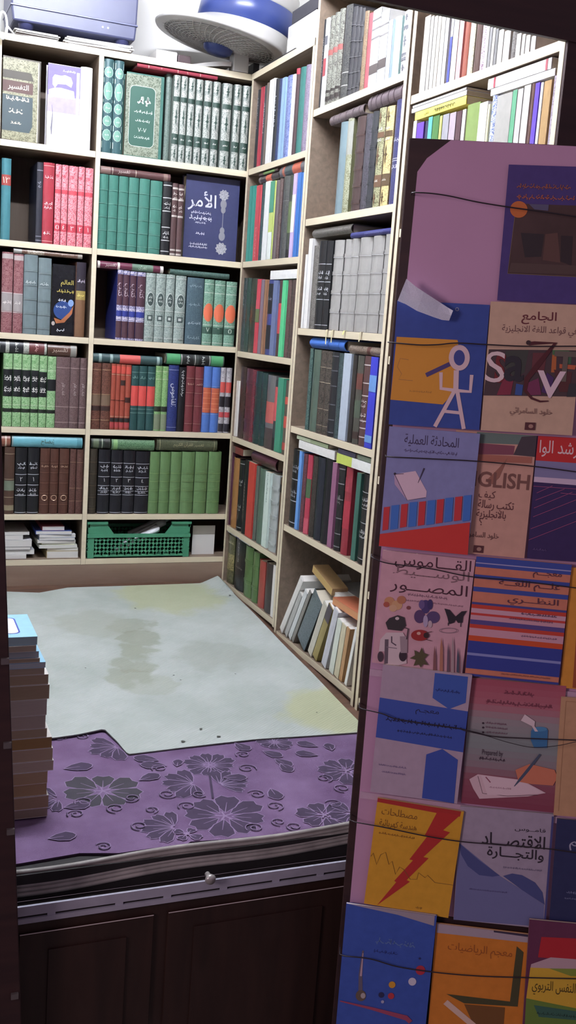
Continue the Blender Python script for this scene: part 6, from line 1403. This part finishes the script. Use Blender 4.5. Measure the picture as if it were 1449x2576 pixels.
c.poly(f([(630, 168), (1182, 235), (1180, 285), (628, 225)]), '#b4a4b0').poly(f([(965, 205), (1182, 235), (1180, 252), (965, 222)]), '#3c3450').text('معجم الرياضيات', 1126, 2378, 1288, 2408, '#a85c1c')
c.poly(f([(1100, 305), (1140, 340), (1105, 660), (790, 640), (685, 585), (1060, 630)]), '#4c4a2c').poly(f([(790, 645), (1030, 665), (1020, 800), (860, 800)]), '#7c5224').line(f([(680, 632), (850, 775), (900, 820)]), 16, '#e4c4b0')
c.done('orange paperback with a set square', 0.010)
c = Cov([(1336, 2314), (1560, 2334), (1530, 2670), (1306, 2650)], 0.018, '#6c3454')
f2 = lambda q: F(q, 830, 2250, .4272)
c.poly(f2([(1245, 250), (1700, 270), (1690, 400), (1225, 370)]), '#c02430').poly(f2([(1185, 410), (1300, 370), (1700, 400), (1690, 450), (1180, 435)]), '#c8a8b0').poly(f2([(1180, 430), (1690, 450), (1680, 720), (1155, 615)]), '#e0b428').poly(f2([(1290, 435), (1690, 440), (1690, 480), (1420, 480)]), '#8c9c38').poly(f2([(1155, 610), (1680, 715), (1680, 1000), (1140, 900)]), '#6c8c34').poly(f2([(1200, 650), (1680, 720), (1680, 760), (1230, 720)]), '#3c6c5c')
c.text('علم النفس التربوي', 1338, 2470, 1480, 2508, '#4a3c14').scr(1350, 1449, 2552, 10, '#2c4c40').done('red, yellow and green paperback at the lower corner of the board', 0.010)
# wires
WG = 'wires strung across the display board'
def wire(pts, lab, r=0.0011, off=0.0285):
    M0 = MBD @ Matrix.Translation((0, -off, 0)); q = []
    P_ = [Vector(onplane(x, y, M0)) for x, y in pts]
    for i in range(len(P_)-1):
        a, b = P_[i], P_[i+1]; pr = P_[i-1] if i else a*2-b; nx = P_[i+2] if i+2 < len(P_) else b*2-a
        for k in range(6):
            t = k/6; q.append(0.5*((2*a)+(b-pr)*t+(2*pr-5*a+4*b-nx)*t*t+(3*a-pr-3*b+nx)*t**3))
    q.append(P_[-1]); e = q[-1]; q.append(Vector((0.6, e.y-0.004)))
    st = q[0]
    pts3 = [M0 @ Vector((st.x-0.001, off*0.9, st.y)), M0 @ Vector((st.x, 0.004, st.y))] + [M0 @ Vector((p.x, 0, p.y)) for p in q[1:]]
    m = MB(); m.tube([tuple(p) for p in pts3], r, cover('#241a22', 0.5), 6); tag(m.build('wire', smooth=True), lab, 'wire', WG)
wire([(1036, 484), (1080, 486), (1130, 493), (1200, 508), (1280, 521), (1360, 532), (1449, 545)], 'topmost thin wire, crossing bare lilac paper and the purple picture book')
wire([(976, 861), (1030, 866), (1062, 868), (1102, 867), (1151, 863), (1228, 867), (1320, 871), (1449, 871)], 'thin wire across the letter-figure book')
wire([(970, 1149), (1080, 1154), (1195, 1160), (1340, 1173), (1449, 1187)], 'thin wire across the notepad book')
wire([(934, 1402), (976, 1417), (1080, 1430), (1180, 1450), (1300, 1461), (1449, 1479)], 'thin wire across the picture dictionary')
wire([(903, 1782), (960, 1795), (998, 1809), (1080, 1822), (1155, 1833), (1200, 1843), (1257, 1854), (1449, 1862)], 'thin wire across the inkpot book')
wire([(1160, 1837), (1220, 1850), (1280, 1868), (1340, 1880), (1400, 1876), (1449, 1866)], 'slack second strand sagging below the wire by the inkpot', 0.0006, 0.030)
wire([(880, 2066), (960, 2080), (1065, 2102), (1160, 2117), (1260, 2125), (1387, 2136)], 'thin wire across the lightning bolt book')
wire([(854, 2404), (930, 2412), (1001, 2432), (1095, 2446), (1200, 2455), (1317, 2459), (1449, 2462)], 'lowest thin wire, across the orange set square book')
# clear tape over the corner of the letter-figure book
M0 = MBD @ Matrix.Translation((0, -0.0275, 0))
f = lambda q: F(q, 940, 740, .3513)
mt, nt, b = nodes_of('clear_tape'); b.inputs['Base Color'].default_value = lin('#e4e8f4'); b.inputs['Roughness'].default_value = 0.2; b.inputs['Alpha'].default_value = 0.78
nz = nt.nodes.new('ShaderNodeTexNoise'); nz.inputs['Scale'].default_value = 60; rp = nt.nodes.new('ShaderNodeMapRange'); rp.inputs[3].default_value = 0.45; rp.inputs[4].default_value = 0.95
nt.links.new(nz.outputs['Fac'], rp.inputs[0]); nt.links.new(rp.outputs[0], b.inputs['Alpha'])
m = MB(); up = f([(235, -110), (300, -55), (360, -15), (480, 62), (530, 95), (568, 118)]); lo = f([(172, 48), (230, 72), (310, 120), (430, 165), (490, 185), (540, 190)])
rg = random.Random(9); top = []; bot = []
for a, c_ in zip(up, lo):
    A, B_ = onplane(*a, M0), onplane(*c_, M0); top.append(M0 @ Vector((A[0], rg.uniform(-.004, .002), A[1]))); bot.append(M0 @ Vector((B_[0], rg.uniform(-.002, .001), B_[1])))
md_ = [(p+q)/2 + Vector(NB_)*rg.uniform(0.001, 0.006) for p, q in zip(top, bot)]
for r0, r1 in ((top, md_), (md_, bot)):
    for i in range(5): m.face([tuple(r0[i]), tuple(r1[i]), tuple(r1[i+1]), tuple(r0[i+1])], mt)
o = m.build('tape'); sd = o.modifiers.new('film', 'SOLIDIFY'); sd.thickness = 0.0004
tag(o, 'crumpled strip of clear tape over the corner of the letter-figure book', 'tape')

# ------------------------------------------------------------------ light
TB = emit('#eef3ff', 150)
lamp = empty('tube_lamp', 'fluorescent tube lamp under the ceiling of the shop', 'lamp', Matrix.Translation((0.50, 2.25, 2.30)))
m = MB(); m.box(-0.45, 0.45, -0.03, 0.03, 0.045, 0.1, cover('#e8e8e8')); m.build('batten', lamp)
m = MB(); m.tube([(-0.43, 0, 0.02), (0.43, 0, 0.02)], 0.014, TB, 12); m.build('tube', lamp, smooth=True)
for s in (-1, 1):
    m = MB(); m.box(s*0.44-0.012, s*0.44+0.012, -0.02, 0.02, 0.0, 0.046, cover('#e0e0e0')); m.build('end_holder', lamp)
w = bpy.data.worlds.new('street_night'); scene.world = w; w.use_nodes = True
bgn = w.node_tree.nodes['Background']; bgn.inputs[0].default_value = (0.6, 0.45, 0.58, 1); bgn.inputs[1].default_value = 0.10
la = bpy.data.lights.new('board_fill', 'AREA'); la.energy = 7.8; la.color = (1.0, 0.78, 0.84); la.shape = 'DISK'; la.size = 0.8  # unseen area fill on the street side, added to brighten the display board
lo_ = bpy.data.objects.new('board_fill', la); COL.objects.link(lo_); lo_.location = (-1.9, 0.35, 1.15)
lo_.rotation_euler = (Vector((0.95, 1.35, 0.45))-Vector(lo_.location)).to_track_quat('-Z', 'Y').to_euler()

# ------------------------------------------------------------------ camera and view
cam = bpy.data.cameras.new('camera'); co = bpy.data.objects.new('camera', cam); COL.objects.link(co)
cam.sensor_fit = 'VERTICAL'; cam.sensor_height = 36.0; cam.lens = FPX*36.0/2576.0; cam.clip_start = 0.02
b_ = -FWD
co.matrix_world = Matrix(((RIGHT[0], UP[0], b_[0], EYE[0]), (RIGHT[1], UP[1], b_[1], EYE[1]), (RIGHT[2], UP[2], b_[2], EYE[2]), (0, 0, 0, 1)))
scene.camera = co
vs_ = scene.view_settings; vs_.view_transform = 'Standard'; vs_.look = 'None'; vs_.exposure = 1.75; vs_.gamma = 1.0; vs_.use_curve_mapping = False
cy = scene.cycles; cy.use_denoising = True; cy.max_bounces = 6; cy.diffuse_bounces = 4; cy.glossy_bounces = 2; cy.transmission_bounces = 2; cy.transparent_max_bounces = 6; cy.caustics_reflective = False; cy.caustics_refractive = False; cy.sample_clamp_indirect = 8
bpy.context.view_layer.update()
